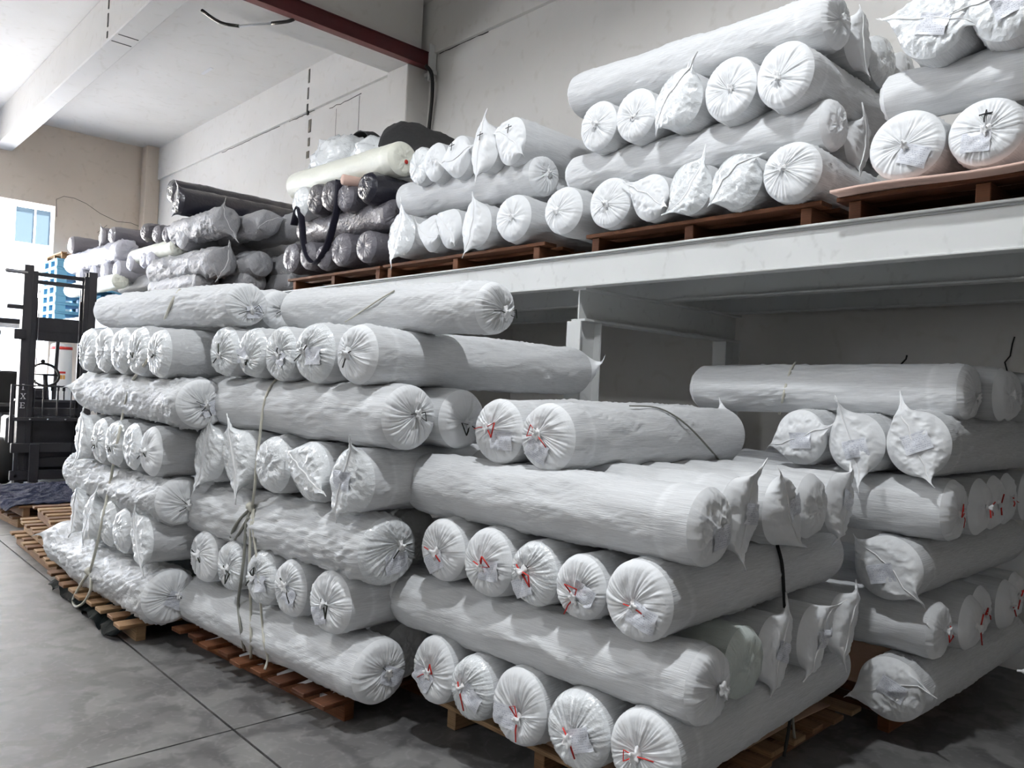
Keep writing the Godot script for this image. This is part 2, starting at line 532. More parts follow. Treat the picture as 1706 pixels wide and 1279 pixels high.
	for k in 6:
		var hh := rng.randf_range(0.10, 0.22)
		part(wr, "unfilled_joint", box(Vector3(rng.randf_range(0.05, 0.09), hh, 0.03), 0.014), mt["cavity"], Vector3(-10.28 + rng.randf_range(-0.01, 0.01), y - hh / 2, WALLZ + (0.037 if y > 5.32 else -0.008)) - wr.position)
		y -= hh + rng.randf_range(0.03, 0.07)
	var bm: Node3D = get_node("trim_2")
	y = 5.9
	for k in 3:
		var hh := [0.2, 0.16, 0.08][k] as float
		part(bm, "unfilled_joint", box(Vector3(0.035, hh, 0.012), 0.004), mt["cavity"], Vector3(-10.05, y - hh / 2, -2.688) - bm.position)
		y -= hh + 0.05
	for e in [[-9.75, -2.83], [-10.0, -2.83]]:
		part(bm, "score_line", box(Vector3(0.018, 0.006, 0.22), 0.002), mt["cavity"], Vector3(e[0], 5.329, e[1]) - bm.position)
	var cl: Node3D = get_node("ceiling")
	for e in [[-8.9, -3.05, 0.5], [-8.6, -3.1, 0.42], [-8.75, -3.55, 0.3]]:
		part(cl, "score_line", box(Vector3(0.02, 0.006, e[2]), 0.002), mt["cavity"], Vector3(e[0], CEIL - 0.001, e[1]) - cl.position)
	part(cl, "plaster_scar", box(Vector3(0.35, 0.006, 0.05), 0.002), mt["pale"], Vector3(-11.6, CEIL - 0.002, -4.45) - cl.position)
	# red steel runway beam with its end bracket
	var rb := struct("trim_6", joined([
		[Vector3(0, 0.16, 0), Vector3(0.11, 0.012, 9.5)], [Vector3(0, 0.006, 0), Vector3(0.11, 0.012, 9.5)], [Vector3(0.035, 0.083, 0), Vector3(0.012, 0.15, 9.5)]], 0.002), mt["steel_red"], Vector3(-7.41, 5.13, WALLZ + 4.76), "dark red steel runway beam under the ceiling")
	part(rb, "end_bracket", joined([[Vector3(0.06, 0.05, -4.70), Vector3(0.03, 0.42, 0.10)], [Vector3(0.0, -0.06, -4.72), Vector3(0.2, 0.05, 0.06)]], 0.004), mt["steel_white"])
	var cb := part(self, "power_cable", tube([Vector3(-7.33, 5.12, -5.25), Vector3(-7.31, 5.04, -5.33), Vector3(-7.32, 4.8, -5.36), Vector3(-7.36, 4.5, -5.37), Vector3(-7.41, 4.1, -5.38), Vector3(-7.44, 3.6, -5.385), Vector3(-7.45, 3.0, -5.385)], 0.022, 8, 1.0, 4), mt["black"])
	tag(cb, "black cable hanging down the wall below the red beam", "cable")
	var cd := thing("conduit", "thin conduit with black sleeves slung under the concrete cross beam", "conduit", Vector3(-7.95, 5.13, -3.2))
	part(cd, "sleeve", tube([Vector3(-0.30, 0.12, 0.12), Vector3(-0.16, 0.0, -0.02), Vector3(-0.02, -0.03, -0.16)], 0.018, 8, 1.0, 4), mt["black"])
	part(cd, "pipe", tube([Vector3(-0.02, -0.03, -0.16), Vector3(0.30, -0.03, -0.36)], 0.012, 8), mt["pale"])
	part(cd, "sleeve", tube([Vector3(0.30, -0.03, -0.36), Vector3(0.44, -0.02, -0.46), Vector3(0.5, 0.0, -0.5)], 0.018, 8, 1.0, 3), mt["black"])

func mezzanine() -> void:
	var x0 := FARX + 0.02
	var x1 := 3.0
	var cx := (x0 + x1) / 2
	var ln := x1 - x0
	var t := Node3D.new()
	t.name = "mezzanine"
	add_child(t)
	t.position = Vector3(cx, 0, -4.4)
	tag(t, "white painted steel mezzanine rack carrying the upper pallets of rolls", "mezzanine", "", "structure")
	var z := func(v: float) -> float: return v + 4.4
	part(t, "deck_plate", box(Vector3(ln, 0.02, 1.93), 0.0), mt["deck"], Vector3(0, DECK - 0.012, z.call(-4.42)))
	# front channel
	part(t, "front_beam", joined([[Vector3(0, DECK - 0.10, z.call(-3.472)), Vector3(ln, 0.19, 0.012)], [Vector3(0, DECK - 0.19, z.call(-3.49)), Vector3(ln, 0.012, 0.08)], [Vector3(0, DECK - 0.006, z.call(-3.485)), Vector3(ln, 0.012, 0.09)]], 0.003), mt["steel_white"])
	for zz in [-4.27, -5.08]:
		part(t, "joist", joined([[Vector3(0, DECK - 0.105, z.call(zz)), Vector3(ln, 0.16, 0.008)], [Vector3(0, DECK - 0.19, z.call(zz)), Vector3(ln, 0.012, 0.08)]], 0.002), mt["steel_white"])
	for xx in [-3.215, -8.4, -13.6]:
		var lx: float = xx - cx
		part(t, "cross_beam", joined([[Vector3(lx, DECK - 0.29, z.call(-4.36)), Vector3(0.012, 0.18, 1.72)], [Vector3(lx, DECK - 0.385, z.call(-4.36)), Vector3(0.11, 0.014, 1.72)], [Vector3(lx, DECK - 0.20, z.call(-4.36)), Vector3(0.11, 0.014, 1.72)]], 0.002), mt["steel_white"])
		for zz in [-3.56, -5.12]:
			part(t, "column", joined([[Vector3(lx, 0.965, z.call(zz + 0.09)), Vector3(0.11, 1.93, 0.014)], [Vector3(lx, 0.965, z.call(zz - 0.09)), Vector3(0.11, 1.93, 0.014)], [Vector3(lx - 0.0, 0.965, z.call(zz)), Vector3(0.012, 1.93, 0.17)], [Vector3(lx, 0.008, z.call(zz)), Vector3(0.2, 0.016, 0.26)]], 0.002), mt["steel_white"])

# ---------------------------------------------------------------- outside the door
func outside() -> void:
	var g := part(self, "ground", joined([[Vector3(-46.8, -0.06, 0), Vector3(60, 0.1, 80)], [Vector3(-2, -0.06, 24.4), Vector3(29.6, 0.1, 31.2)]], 0.0), mt["asphalt"])
	tag(g, "", "", "", "structure")
	var b := thing("neighbouring_building", "sunlit white building with a blue-glazed window seen through the loading door", "building", Vector3(-30, 0, -4))
	part(b, "facade", box(Vector3(0.4, 14, 26), 0.02), mt["facade"], Vector3(-0.2, 7, 0))
	var w := part(b, "window", joined([[Vector3(0.03, 0, 0), Vector3(0.06, 0.06, 1.12)], [Vector3(0.03, 1.2, 0), Vector3(0.06, 0.06, 1.12)], [Vector3(0.03, 0.6, -0.53), Vector3(0.06, 1.2, 0.05)], [Vector3(0.03, 0.6, 0.53), Vector3(0.06, 1.2, 0.05)], [Vector3(0.03, 0.6, -0.05), Vector3(0.05, 1.2, 0.05)]], 0.004), mt["frame"], Vector3(0, 5.55, -2.08))
	for e in [[-0.30, 0.48], [0.24, 0.52]]:
		part(w, "pane", box(Vector3(0.015, 1.14, e[1]), 0.002), mt["glass_blue"], Vector3(0.02, 0.6, e[0]))
	part(b, "canopy", box(Vector3(0.6, 0.35, 3.4), 0.02), mt["facade_grey"], Vector3(0.2, 3.75, -0.4))
	part(b, "shutter", box(Vector3(0.1, 3.3, 3.0), 0.02), mt["frame"], Vector3(0.05, 1.9, -0.5))

# ---------------------------------------------------------------- pallets
# deck boards run along local z, their ends at +z and -z; stringers along local x
func pallet(label: String, at: Vector3, turn: float, lx: float, lz: float, boards: int, group: String, tone := "wood", tones := 4, hb := 0.085, inset := 0.07) -> Node3D:
	var t := thing("wooden_pallet", label, "pallet", at, turn, group)
	rng.seed = int(abs(at.x) * 1000 + abs(at.z) * 77)
	var th := 0.022
	for k in 3:
		var zz := (k - 1) * (lz / 2 - inset)
		part(t, "stringer", box(Vector3(lx - 0.04, hb, 0.055), 0.003), mt["%s%d" % [tone, rng.randi() % tones]], Vector3(0, hb / 2, zz))
	var bw: float = min(lx / boards * 0.62, 0.11)
	for k in boards:
		var xx := -lx / 2 + bw / 2 + (lx - bw) * k / (boards - 1)
		var dz := rng.randf_range(-0.02, 0.02)
		part(t, "deck_board", box(Vector3(bw, th, lz), 0.003), mt["%s%d" % [tone, rng.randi() % tones]], Vector3(xx, hb + th / 2, dz), Basis(Vector3.UP, rng.randf_range(-0.01, 0.01)))
	return t

func pallets() -> void:
	var g := "wooden pallets under the floor stacks"
	pallet("wooden pallet under the far-left stack of rolls", Vector3(-5.42, 0, -2.04), deg_to_rad(0.5), 1.56, 1.18, 9, g, "wood", 4, 0.085, 0.12)
	pallet("wooden pallet under the middle stack of rolls", Vector3(-3.80, 0, -2.33), deg_to_rad(5), 1.46, 1.2, 9, g, "dwood", 3, 0.088, 0.15)
	pallet("wooden pallet under the front stack of rolls", Vector3(-2.21, 0, -3.0), deg_to_rad(92), 1.5, 1.3, 9, g, "wood", 4, 0.09, 0.12)
	pallet("wooden pallet under the rear right stack of rolls", Vector3(-2.0, 0, -4.5), deg_to_rad(90), 1.35, 1.15, 8, g, "dwood", 3)
	var g2 := "empty pallets piled beside the far-left stack"
	pallet("lowest of the three empty wooden pallets beside the far-left stack", Vector3(-7.10, 0, -2.08), deg_to_rad(-1), 1.45, 1.1, 9, g2)
	pallet("middle one of the three empty wooden pallets beside the far-left stack", Vector3(-7.12, 0.108, -2.12), deg_to_rad(-2), 1.4, 1.1, 9, g2)
	pallet("topmost of the three empty wooden pallets beside the far-left stack", Vector3(-7.06, 0.216, -2.22), deg_to_rad(-3), 1.4, 1.15, 9, g2)
	pallet("lower wooden pallet beneath the navy tarp in front of the forklift", Vector3(-9.35, 0, -2.25), deg_to_rad(4), 1.5, 1.2, 8, "pallets beneath the navy tarp")
	pallet("upper wooden pallet beneath the navy tarp in front of the forklift", Vector3(-9.25, 0.108, -2.3), deg_to_rad(2), 1.5, 1.2, 8, "pallets beneath the navy tarp")
	var g3 := "wooden pallets on the mezzanine"
	var spots := [[-1.05, 1.15, "right-end"], [-2.42, 1.42, "tall white"], [-4.35, 1.75, "lower white"], [-6.0, 1.5, "strapped"], [-8.9, 1.8, "dark-topped"]]
	for s in spots:
		var dep := 1.4
		var p := pallet("brown wooden pallet under the %s mezzanine pile" % s[2], Vector3(s[0], DECK, -3.45 - dep / 2 + 0.02), deg_to_rad(90), dep, s[1], 8, g3, "dwood", 3, 0.078)
		# short blocks show between the runners at the front
		for k in 3: part(p, "block", box(Vector3(0.09, 0.075, 0.09), 0.004), mt["dwood%d" % k], Vector3(dep / 2 - 0.06, 0.038, (k - 1) * (s[1] / 2 - 0.1)))
	var card := part(self, "cardboard_sheet", sheet(10, 6, func(u: float, v: float) -> Vector3: return Vector3(-1.62 + u * 1.1, DECK + 0.112 + 0.006 * sin(u * 9), -4.6 + v * 1.26 - 0.01 * u), 0.012), mt["pinkcard"])
	tag(card, "pinkish cardboard sheet under the right-end mezzanine rolls", "cardboard")
	var c2 := part(self, "cardboard_sheet", sheet(10, 8, func(u: float, v: float) -> Vector3: return Vector3(-2.80 + u * 1.14, 0.118 + 0.006 * sin(v * 7), -3.65 + v * 1.36), 0.006), mt["card"])
	tag(c2, "brown cardboard sheet on the pallet under the front stack", "cardboard")
	var c3 := part(self, "cardboard_sheet", sheet(10, 8, func(u: float, v: float) -> Vector3: return Vector3(-2.4 + u * 0.94, 0.113, -4.98 + v * 0.9), 0.006), mt["card"])
	tag(c3, "brown cardboard sheet on the pallet under the rear right stack", "cardboard")
	var c4 := part(self, "packing_sheet", sheet(30, 10, func(u: float, v: float) -> Vector3: return Vector3(-4.46 + u * 1.32, 0.116 + 0.008 * sin(u * 31) * v - 0.03 * pow(v, 6), -2.85 + v * (1.07 - 0.04 * sin(u * 23)) - 0.10 * u), 0.004), mt["pale"])
	tag(c4, "ragged pale packing sheet on the pallet under the middle stack", "sheet")
	# dark tarps
	var tp := part(self, "tarpaulin", sheet(40, 30, func(u: float, v: float) -> Vector3:
		var x := -10.05 + u * 1.55
		var zz := -2.9 + v * 1.27
		return Vector3(x, 0.225 + 0.025 * absf(nz.get_noise_2d(x * 7, zz * 5)) + 0.02 * nz.get_noise_2d(x * 16, zz * 11) - 0.06 * pow(max(v - 0.93, 0.0) / 0.07, 2), zz), 0.004), mt["tarp"])
	tag(tp, "crumpled navy tarpaulin spread over the pallets in front of the forklift", "tarpaulin")
	var tp2 := part(self, "tarpaulin", sheet(40, 24, func(u: float, v: float) -> Vector3:
		var x := -6.15 + u * 1.42
		var over: float = max(v - 0.80, 0.0)
		var sag: float = (0.10 + 0.05 * nz.get_noise_2d(x * 6, 2.0)) * clamp(1.3 - u * 0.35, 0.0, 1.0)
		return Vector3(x + 0.02 * nz.get_noise_2d(v * 9, x * 4), 0.122 + 0.008 * nz.get_noise_2d(x * 9, v * 7) - sag * pow(over / 0.2, 1.4), -2.6 + v * 1.20 - over * 0.25 + 0.03 * nz.get_noise_2d(x * 5, 7.0) * v), 0.004), mt["tarp_green"])
	tag(tp2, "dark green sheet hanging over the pallet edge under the far-left stack", "tarpaulin")

# ---------------------------------------------------------------- wrapped fabric rolls
# local frame: x runs from the front end (-L/2) to the back end, y up, z to the right as seen from the front; the roll rests on y = 0
func ridge(c: float, s: float, f: float, sd: float) -> float:
	return 1.0 - 2.0 * absf(nz.get_noise_3d(c * f, s * f, sd))

func roll_body(L: float, r: float, sd: float, wr: float, res: int, gathered: bool, bend: float, sq: float) -> ArrayMesh:
	var N: int = [0, 30, 48, 84][res]
	var M: int = [0, 16, 36, 72][res]
	var p := PackedVector3Array()
	var uv := PackedVector2Array()
	var col := PackedColorArray()
	var tw := 1.6 + 2.2 * nz.get_noise_1d(sd * 3.7)
	for j in M + 1:
		var t := float(j) / M
		# rings closer together near the front end
		var x := L * (t * 0.75 + 0.25 * t * t) if res > 1 else L * t
		var ed: float = clamp(min(x, L - x) / 0.05, 0.0, 1.0)
		ed = ed * ed * (3 - 2 * ed)
		var sag := -bend * sin(PI * x / L)
		var band: float = clamp(1.6 - absf(x - 0.115) / 0.011, 0.0, 1.0)
		for i in N + 1:
			var th := TAU * (i % N) / N
			var c := cos(th)
			var s := sin(th)
			var d := 0.075 * r * nz.get_noise_3d(x * 2.1 + sd, c * 0.9, s * 0.9) * (0.6 + wr * 0.4)
			var a := th + x * tw
			var rg := 1.0 - absf(nz.get_noise_3d(x * 2.6 + sd * 2, cos(a) * 3.2, sin(a) * 3.2)) * 2.2
			d += 0.0085 * wr * pow(max(rg, 0.0), 3) * clamp(nz.get_noise_3d(x * 1.7, c, s + sd) * 2 + 0.6, 0.0, 1.0)
			var a2 := th - x * tw * 1.9 + 1.0
			var rg2 := 1.0 - absf(nz.get_noise_3d(x * 3.4 + sd * 5, cos(a2) * 5.5, sin(a2) * 5.5)) * 2.4
			d += 0.0045 * wr * pow(max(rg2, 0.0), 3) * clamp(nz.get_noise_3d(x * 2.3 + 9, c, s + sd * 2) * 2.4 + 0.4, 0.0, 1.0)
			if wr > 1.3:
				d += 0.006 * (wr - 1.0) * (1.0 - 2.0 * absf(nz.get_noise_3d(x * 11 + 3 * s, c * 1.6, s * 1.6 + sd)))
			if res == 3: d += 0.0012 * nz.get_noise_3d(x * 9, c * 9 + sd, s * 9)
			d *= ed
			if gathered: d += 0.0035 * ridge(c, s, 5.0, sd) * exp(-x / 0.045) * min(x / 0.01, 1.0) * 1.3
			var rr := r + d
			var yy := s * rr * (0.965 if s > 0 else 0.955)
			p.append(Vector3(x - L / 2, r + yy + sag, c * rr * 1.01 * sq))
			uv.append(Vector2(float(i) / N * 3.0, x * 2.0))
			var v := 0.89 + 0.11 * band
			col.append(Color(v, v, v))
	return grid(p, M + 1, N + 1, uv, col)

func cap_point(c: Dictionary, th: float, rho: float) -> Vector3:
	# gathered end: shallow dome with pleats running to an off-centre knot
	var r: float = c.r
	var a: float = th + 0.25 * (1 - rho) * c.twist
	var cs := cos(a)
	var sn := sin(a)
	var x: float = -c.h * pow(max(1.0 - pow(rho, 3.4), 0.0), 1 / 2.6)
	var pl: float = ridge(cos(th), sin(th), 5.5, c.sd) * 0.8 + 0.85 * ridge(cos(th), sin(th), 11.0, c.sd + 5)
	x -= c.amp * pl * pow(1 - rho, 0.5) * pow(rho, 0.45) * (0.7 + 0.5 * nz.get_noise_3d(cos(th) * 2, sin(th) * 2, rho * 2 + c.sd))
	x -= 0.006 * nz.get_noise_3d(cs * rho * 2.5, sn * rho * 2.5, c.sd + 9) * (1 - rho * rho)
	x += c.dip * pow(1 - rho, 2.0)
	var kz: float = c.kx * r * pow(1 - rho, 1.3)
	var ky: float = c.ky * r * pow(1 - rho, 1.3)
	return Vector3(x, r + sn * rho * r * (0.965 if sn > 0 else 0.955) + ky, cs * rho * r * 1.01 * c.sq + kz)

func ear_point(c: Dictionary, al: float, s: float) -> Vector3:
	# sewn end: the round bag drawn flat onto a seam whose two corners stick out as ears
	var r: float = c.r
	var pe: float = cos(al)
	var f := 1.0 - 2.0 * absf(al) / PI
	var W: float = (c.w1 if f > 0 else c.w2)
	var k := pow(s, 1.25)
	var e: float = lerp(r * pe, W * r * f, k)
	var q: float = r * sin(al) * pow(1 - s, 0.85)
	var x: float = -c.h * (1 - pow(1 - s, 2.6))
	var over: float = max(absf(e) - r, 0.0)
	x += over * (c.b1 if f > 0 else c.b2)
	q += over * (c.q1 if f > 0 else c.q2)
	var wob := nz.get_noise_3d(e * 9 + c.sd, q * 9, c.sd * 2.0)
	q += r * (c.bow * (1 - pow(e / r, 2)) + 0.10 * nz.get_noise_2d(e * 11, c.sd)) * pow(s, 1.5)
	x -= 0.012 * wob * sin(PI * min(s * 1.05, 1.0))
	x -= 0.007 * (1.0 - 2.0 * absf(nz.get_noise_3d(e * 16, q * 16 + c.sd, 4.0))) * sin(PI * min(s, 1.0))
	var ca: float = cos(c.ang)
	var sa: float = sin(c.ang)
	var zz := e * ca - q * sa
	var yy := e * sa + q * ca
	return Vector3(x, r + yy * 0.96, zz * 1.01 * c.sq)

func fold_point(c: Dictionary, th: float, rho: float) -> Vector3:
	# plain end: film tucked flat over the end of the roll
	var r: float = c.r
	var cs := cos(th)
	var sn := sin(th)
	var x: float = -c.h * pow(max(1.0 - pow(rho, 4.0), 0.0), 0.4)
	x -= 0.012 * (1.0 - 2.2 * absf(nz.get_noise_3d(cs * rho * 1.3 + c.sd, sn * rho * 1.3, 2.0))) * (1 - rho * rho)
	x -= 0.005 * (1.0 - 2.0 * absf(nz.get_noise_3d(cs * rho * 4.5, sn * rho * 3.0 + c.sd, 6.0))) * (1 - pow(rho, 4))
	return Vector3(x, r + sn * rho * r * (0.965 if sn > 0 else 0.955), cs * rho * r * 1.01 * c.sq)

func end_cap(parent: Node3D, spec: String, r: float, sd: float, res: int, m: Material, hidden: bool, sq: float) -> void:
	var tok := spec.split(" ")
	var kind := tok[0].left(1)
	var N: int = [0, 40, 96, 160][res]
	var K: int = [0, 7, 12, 18][res]
	var p := PackedVector3Array()
	var uv := PackedVector2Array()
	rng.seed = int(sd * 977) + 13
	var c := {"r": r, "sd": sd, "h": rng.randf_range(0.026, 0.042), "twist": rng.randf_range(-1, 1), "amp": rng.randf_range(0.013, 0.02), "sq": sq, "dip": rng.randf_range(0.0, 0.02), "kx": 0.0, "ky": 0.0}
	if kind == "k":
		var xy := tok[0].substr(1).split(",")
		c.kx = float(xy[0])
		c.ky = float(xy[1])
	elif kind == "e":
		c.ang = deg_to_rad(float(tok[0].substr(1)))
		c.h = rng.randf_range(0.035, 0.06)
		c.w1 = rng.randf_range(1.4, 1.75)
		c.w2 = rng.randf_range(1.3, 1.7)
		c.bow = rng.randf_range(-0.22, 0.22)
		for q in ["b1", "b2"]: c[q] = rng.randf_range(-0.6, 0.5)
		for q in ["q1", "q2"]: c[q] = rng.randf_range(-0.5, 0.5)
	for k in K + 1:
		var s := float(k) / K
		for i in N + 1:
			var th := TAU * (i % N) / N
			var v: Vector3
			if kind == "k": v = cap_point(c, th, 1 - pow(s, 0.8) * 0.97)
			elif kind == "e": v = ear_point(c, wrapf(th, -PI, PI), s)
			else: v = fold_point(c, th, 1 - pow(s, 0.7) * 0.999)
			p.append(v)
			uv.append(Vector2(v.z, v.y) * 4 + Vector2(sd, sd * 0.3))
	var cap := part(parent, {"k": "gathered_end", "e": "sewn_end", "f": "folded_end"}[kind], grid(p, K + 1, N + 1, uv, PackedColorArray(), true), m)
	if hidden: return
	if kind == "k":
		var at := cap_point(c, 0.3, 0.05)
		var lean := Vector3(-1, rng.randf_range(-0.9, 0.2), rng.randf_range(-0.6, 0.6)).normalized()
		if tok[1] != "n":
			# a tight neck and a frilled tuft of film
			var kp := PackedVector3Array()
			var ku := PackedVector2Array()
			var prof := [[0.022, -0.004], [0.017, 0.006], [0.010, 0.012], [0.013, 0.018], [0.020, 0.026], [0.024, 0.034], [0.014, 0.036], [0.001, 0.030]]
			var sd1 := lean.cross(Vector3(0, 0.3, 1)).normalized()
			var sd2 := lean.cross(sd1)
			var ph := rng.randf_range(0, TAU)
			var big := rng.randf_range(0.6, 0.9)
			for q in prof.size():
				for i in 25:
					var th := TAU * (i % 24) / 24
					var fr: float = 1.0 + (0.10 + 0.035 * q) * sin(5 * th + ph) * (1 if q < 7 else 0) + 0.12 * sin(3 * th + ph * 2)
					var rr: float = prof[q][0] * fr * big
					var v: Vector3 = at + lean * (prof[q][1] * big * 1.15) + (sd1 * cos(th) * 1.25 + sd2 * sin(th) * 0.8) * rr
					kp.append(v)
					ku.append(Vector2(th, prof[q][1] * 20))
			part(cap, "knot", grid(kp, prof.size(), 25, ku), mt["seam"])
		if tok[1] in ["r", "d"]:
			# plastic string: a loop and two tails lying on the end
			var n := at + lean * 0.018
			var a0 := rng.randf_range(0, TAU)
			var a1 := a0 + rng.randf_range(0.5, 1.3)
			var l0 := rng.randf_range(0.03, 0.07)
			var l1 := rng.randf_range(0.03, 0.06)
			var e1 := n + Vector3(-0.010, sin(a0) * l0, cos(a0) * l0)
			var e2 := n + Vector3(-0.008, sin(a1) * l1, cos(a1) * l1)
			var a2 := a0 + rng.randf_range(2.2, 4.0)
			var l2 := rng.randf_range(0.04, 0.08)
			var tail := n + Vector3(-0.004, sin(a2) * l2 - 0.015, cos(a2) * l2)
			var path := [tail, n.lerp(tail, 0.5) + Vector3(-0.006, 0.004, 0), n, e1]
			if rng.randf() < 0.55: path.append_array([e2, n + Vector3(-0.003, 0.004, 0.003)])
			else: path = [tail, n, n + Vector3(-0.004, 0.008, 0.004), n, e1]
			part(cap, "tie", tube(path, 0.0038, 5, 0.5), mt["tie_" + tok[1]])
			if rng.randf() < 0.5: part(cap, "tie", tube([n, n.lerp(e2, 0.6) + Vector3(-0.005, 0, 0), e2], 0.0036, 5, 0.5), mt["tie_" + tok[1]])
	elif kind == "e":
		# the stitched hem stands proud along the seam
		var hem := []
		for q in 13:
			var f := 1.0 - 2.0 * q / 12.0
			hem.append(ear_point(c, (1 - f) * PI / 2, 0.995) + Vector3(0.001, 0, 0))
		part(cap, "hem", tube(hem, [0.003, 0.006, 0.007, 0.008, 0.007, 0.006, 0.003], 6, 0.35), mt["seam"])
	if "l" in tok:
		# packing slip slid under the film
		var q0 := Vector2(rng.randf_range(0.15, 0.35) * (1 if rng.randf() < 0.6 else -1), rng.randf_range(-0.45, -0.1))
		if kind == "e": q0 = Vector2(rng.randf_range(-0.1, 0.2), rng.randf_range(-0.2, 0.2))
		var ro := rng.randf_range(-0.6, 0.6)
		var sp := PackedVector3Array()
		var su := PackedVector2Array()
		for j in 7:
			for i in 9:
				var lx := (i / 8.0 - 0.5) * 0.78
				var ly := (j / 6.0 - 0.5) * 0.58
				var w := q0 + Vector2(lx * cos(ro) - ly * sin(ro), lx * sin(ro) + ly * cos(ro))
				var v: Vector3
				if kind == "k":
					var dd := w - Vector2(c.kx, c.ky)
					v = cap_point(c, w.angle(), clamp(w.length(), 0.05, 0.95))
					v.y = r + w.y * r * 0.96
					v.z = w.x * r
				elif kind == "e":
					var ww := w.rotated(-c.ang)
					v = ear_point(c, wrapf(ww.angle(), -PI, PI), clamp(1 - ww.length() * 0.9, 0.1, 0.8))
					v = Vector3(min(v.x, -c.h * 0.9), r + w.y * r * 0.96, w.x * r)
				else: v = fold_point(c, w.angle(), clamp(w.length(), 0.02, 0.95))
				v.x -= 0.007
				sp.append(v)
				su.append(Vector2(i / 8.0, 1 - j / 6.0))
		part(cap, "packing_slip", grid(sp, 7, 9, su, PackedColorArray(), false), mt["slip"])
	if "x" in tok:
		var o := Vector2(rng.randf_range(-0.1, 0.2), rng.randf_range(0.35, 0.5))
		for st in [[Vector2(-0.16, 0.02), Vector2(0.18, 0.05)], [Vector2(0.02, 0.16), Vector2(-0.03, -0.2)]]:
			var q := []
			for k in 5:
				var w: Vector2 = o + (st[0] as Vector2).lerp(st[1], k / 4.0)
				var v: Vector3
				if kind == "k": v = cap_point(c, w.angle(), clamp(w.length(), 0.05, 0.95))
				elif kind == "e": v = Vector3(-c.h - 0.008, r + w.y * r, w.x * r)
				else: v = fold_point(c, w.angle(), clamp(w.length(), 0.05, 0.95))
				q.append(Vector3(v.x - 0.006, r + w.y * r * 0.96, w.x * r))
			part(cap, "marker_stroke", tube(q, 0.003, 4), mt["ink"])

const ORD := ["bottom row", "second row", "third row", "fourth row", "fifth row", "sixth row", "top row"]
const NTH := ["first", "second", "third", "fourth", "fifth", "sixth", "seventh"]
const STACKS := {"A": "far-left stack", "B": "middle stack", "C": "front stack", "D": "rear right stack", "M6": "right-end mezzanine pile", "M5": "tall white mezzanine pile", "M4": "lower white mezzanine pile", "M3": "strapped mezzanine pile", "M2": "dark-topped mezzanine pile", "M1": "farthest mezzanine pile"}
const LOWEST := {"M2": -1, "M1": -2, "D": 1}
const LOOKS := {"w": "white", "p": "shiny white", "t": "greenish white", "c": "grey-white", "i": "ivory", "v": "lavender-grey", "l": "pale lavender", "n": "navy", "k": "dark grey", "y": "grey"}

func rolls() -> void:
	var count := {}
	var top := {}
	for e in ROLLS:
		var key := "%s %d" % [e[0], e[1]]
		count[key] = max(count.get(key, 0), e[2] + 1)
		if e[1] < 9: top[e[0]] = max(top.get(e[0], -9), e[1])
	var sd := 1.0
	for e in ROLLS:
		sd += 1.37
		var f := Vector3(e[3], e[4], e[5])
		var b := Vector3(e[6], e[7], e[8])
		var r: float = e[9]
		var L := (b - f).length()
		var X := (b - f) / L
		var Z := X.cross(Vector3.UP).normalized()
		var Y := Z.cross(X)
		var spec: String = e[10]
		var back := "f"
		if "b:" in spec:
			back = spec.get_slice("b:", 1)
			spec = spec.get_slice(" b:", 0)
		var n: int = count["%s %d" % [e[0], e[1]]]
		var along := absf(f.x - b.x) > absf(f.z - b.z)
		var row: int = e[1] - LOWEST.get(e[0], 0)
		var tops: int = top[e[0]] - LOWEST.get(e[0], 0)
		var rown: String = "top row" if row == tops else ORD[min(row, 6)]
		var kind := spec.left(1)
		var look: String = LOOKS[e[11]]
		var tok := spec.split(" ")
		var how: String = {"k": "knotted", "e": "pointed-end", "f": "flat-ended"}[kind]
		if kind == "k" and tok[1] == "r": how = "red-tied"
		elif kind == "k" and tok[1] == "d": how = "dark-tied"
		var where: String
		if along:
			where = "lying crosswise, %s in %s of %s" % ["alone" if n == 1 else ("frontmost" if e[2] == 0 else NTH[e[2]] + " from front"), rown, STACKS[e[0]]]
		else:
			where = "%s in %s of %s" % ["end-on alone" if n == 1 else ("leftmost" if e[2] == 0 else ("rightmost" if e[2] == n - 1 else NTH[e[2]] + " from left")), rown, STACKS[e[0]]]
		var words: String = e[15] if e.size() > 15 else "%s %s roll %s" % [look, how, where]
		var t := thing("fabric_roll", words, "fabric roll", (f + b) / 2 - Y * r, 0, "fabric rolls in the %s" % STACKS[e[0]])
		t.basis = Basis(X, Y, Z)
		var m: Material = mt[e[11]]
		var bend := 0.0
		if e[0] == "A" and along and e[1] in [0, 2]: bend = 0.03
		part(t, "wrapping", roll_body(L, r, sd, e[12], e[13], kind == "k", bend, e[14]), m)
		var capm: Material = mt["cap"]
		if "g" in tok: capm = mt["film"]
		if not e[11] in ["w", "p"]: capm = m
		var fr := Node3D.new()
		fr.name = "front_end"
		var holder := t
		end_cap(holder, spec, r, sd, e[13], capm, false, e[14])
		var fc := t.get_child(t.get_child_count() - 1) as Node3D
		fc.position = Vector3(-L / 2, 0, 0)
		if e[0] == "M3" and e[1] == 3:
			part(fc, "red_sticker", lathe([Vector2(0.0, 0.003), Vector2(0.016, 0.003), Vector2(0.018, 0.0), Vector2(0.0, 0.0)], 16), mt["sign_r"], Vector3(-0.052, r - 0.03, 0.005), Basis(Vector3(0, 0, 1), PI / 2))
		fr.free()
		end_cap(holder, back, r, sd + 50, max(e[13] - 1, 1), capm if e[11] in ["w", "p"] else m, true, e[14])
		var bc := t.get_child(t.get_child_count() - 1) as Node3D
		bc.transform = Transform3D(Basis(Vector3.UP, PI), Vector3(L / 2, 0, 0))

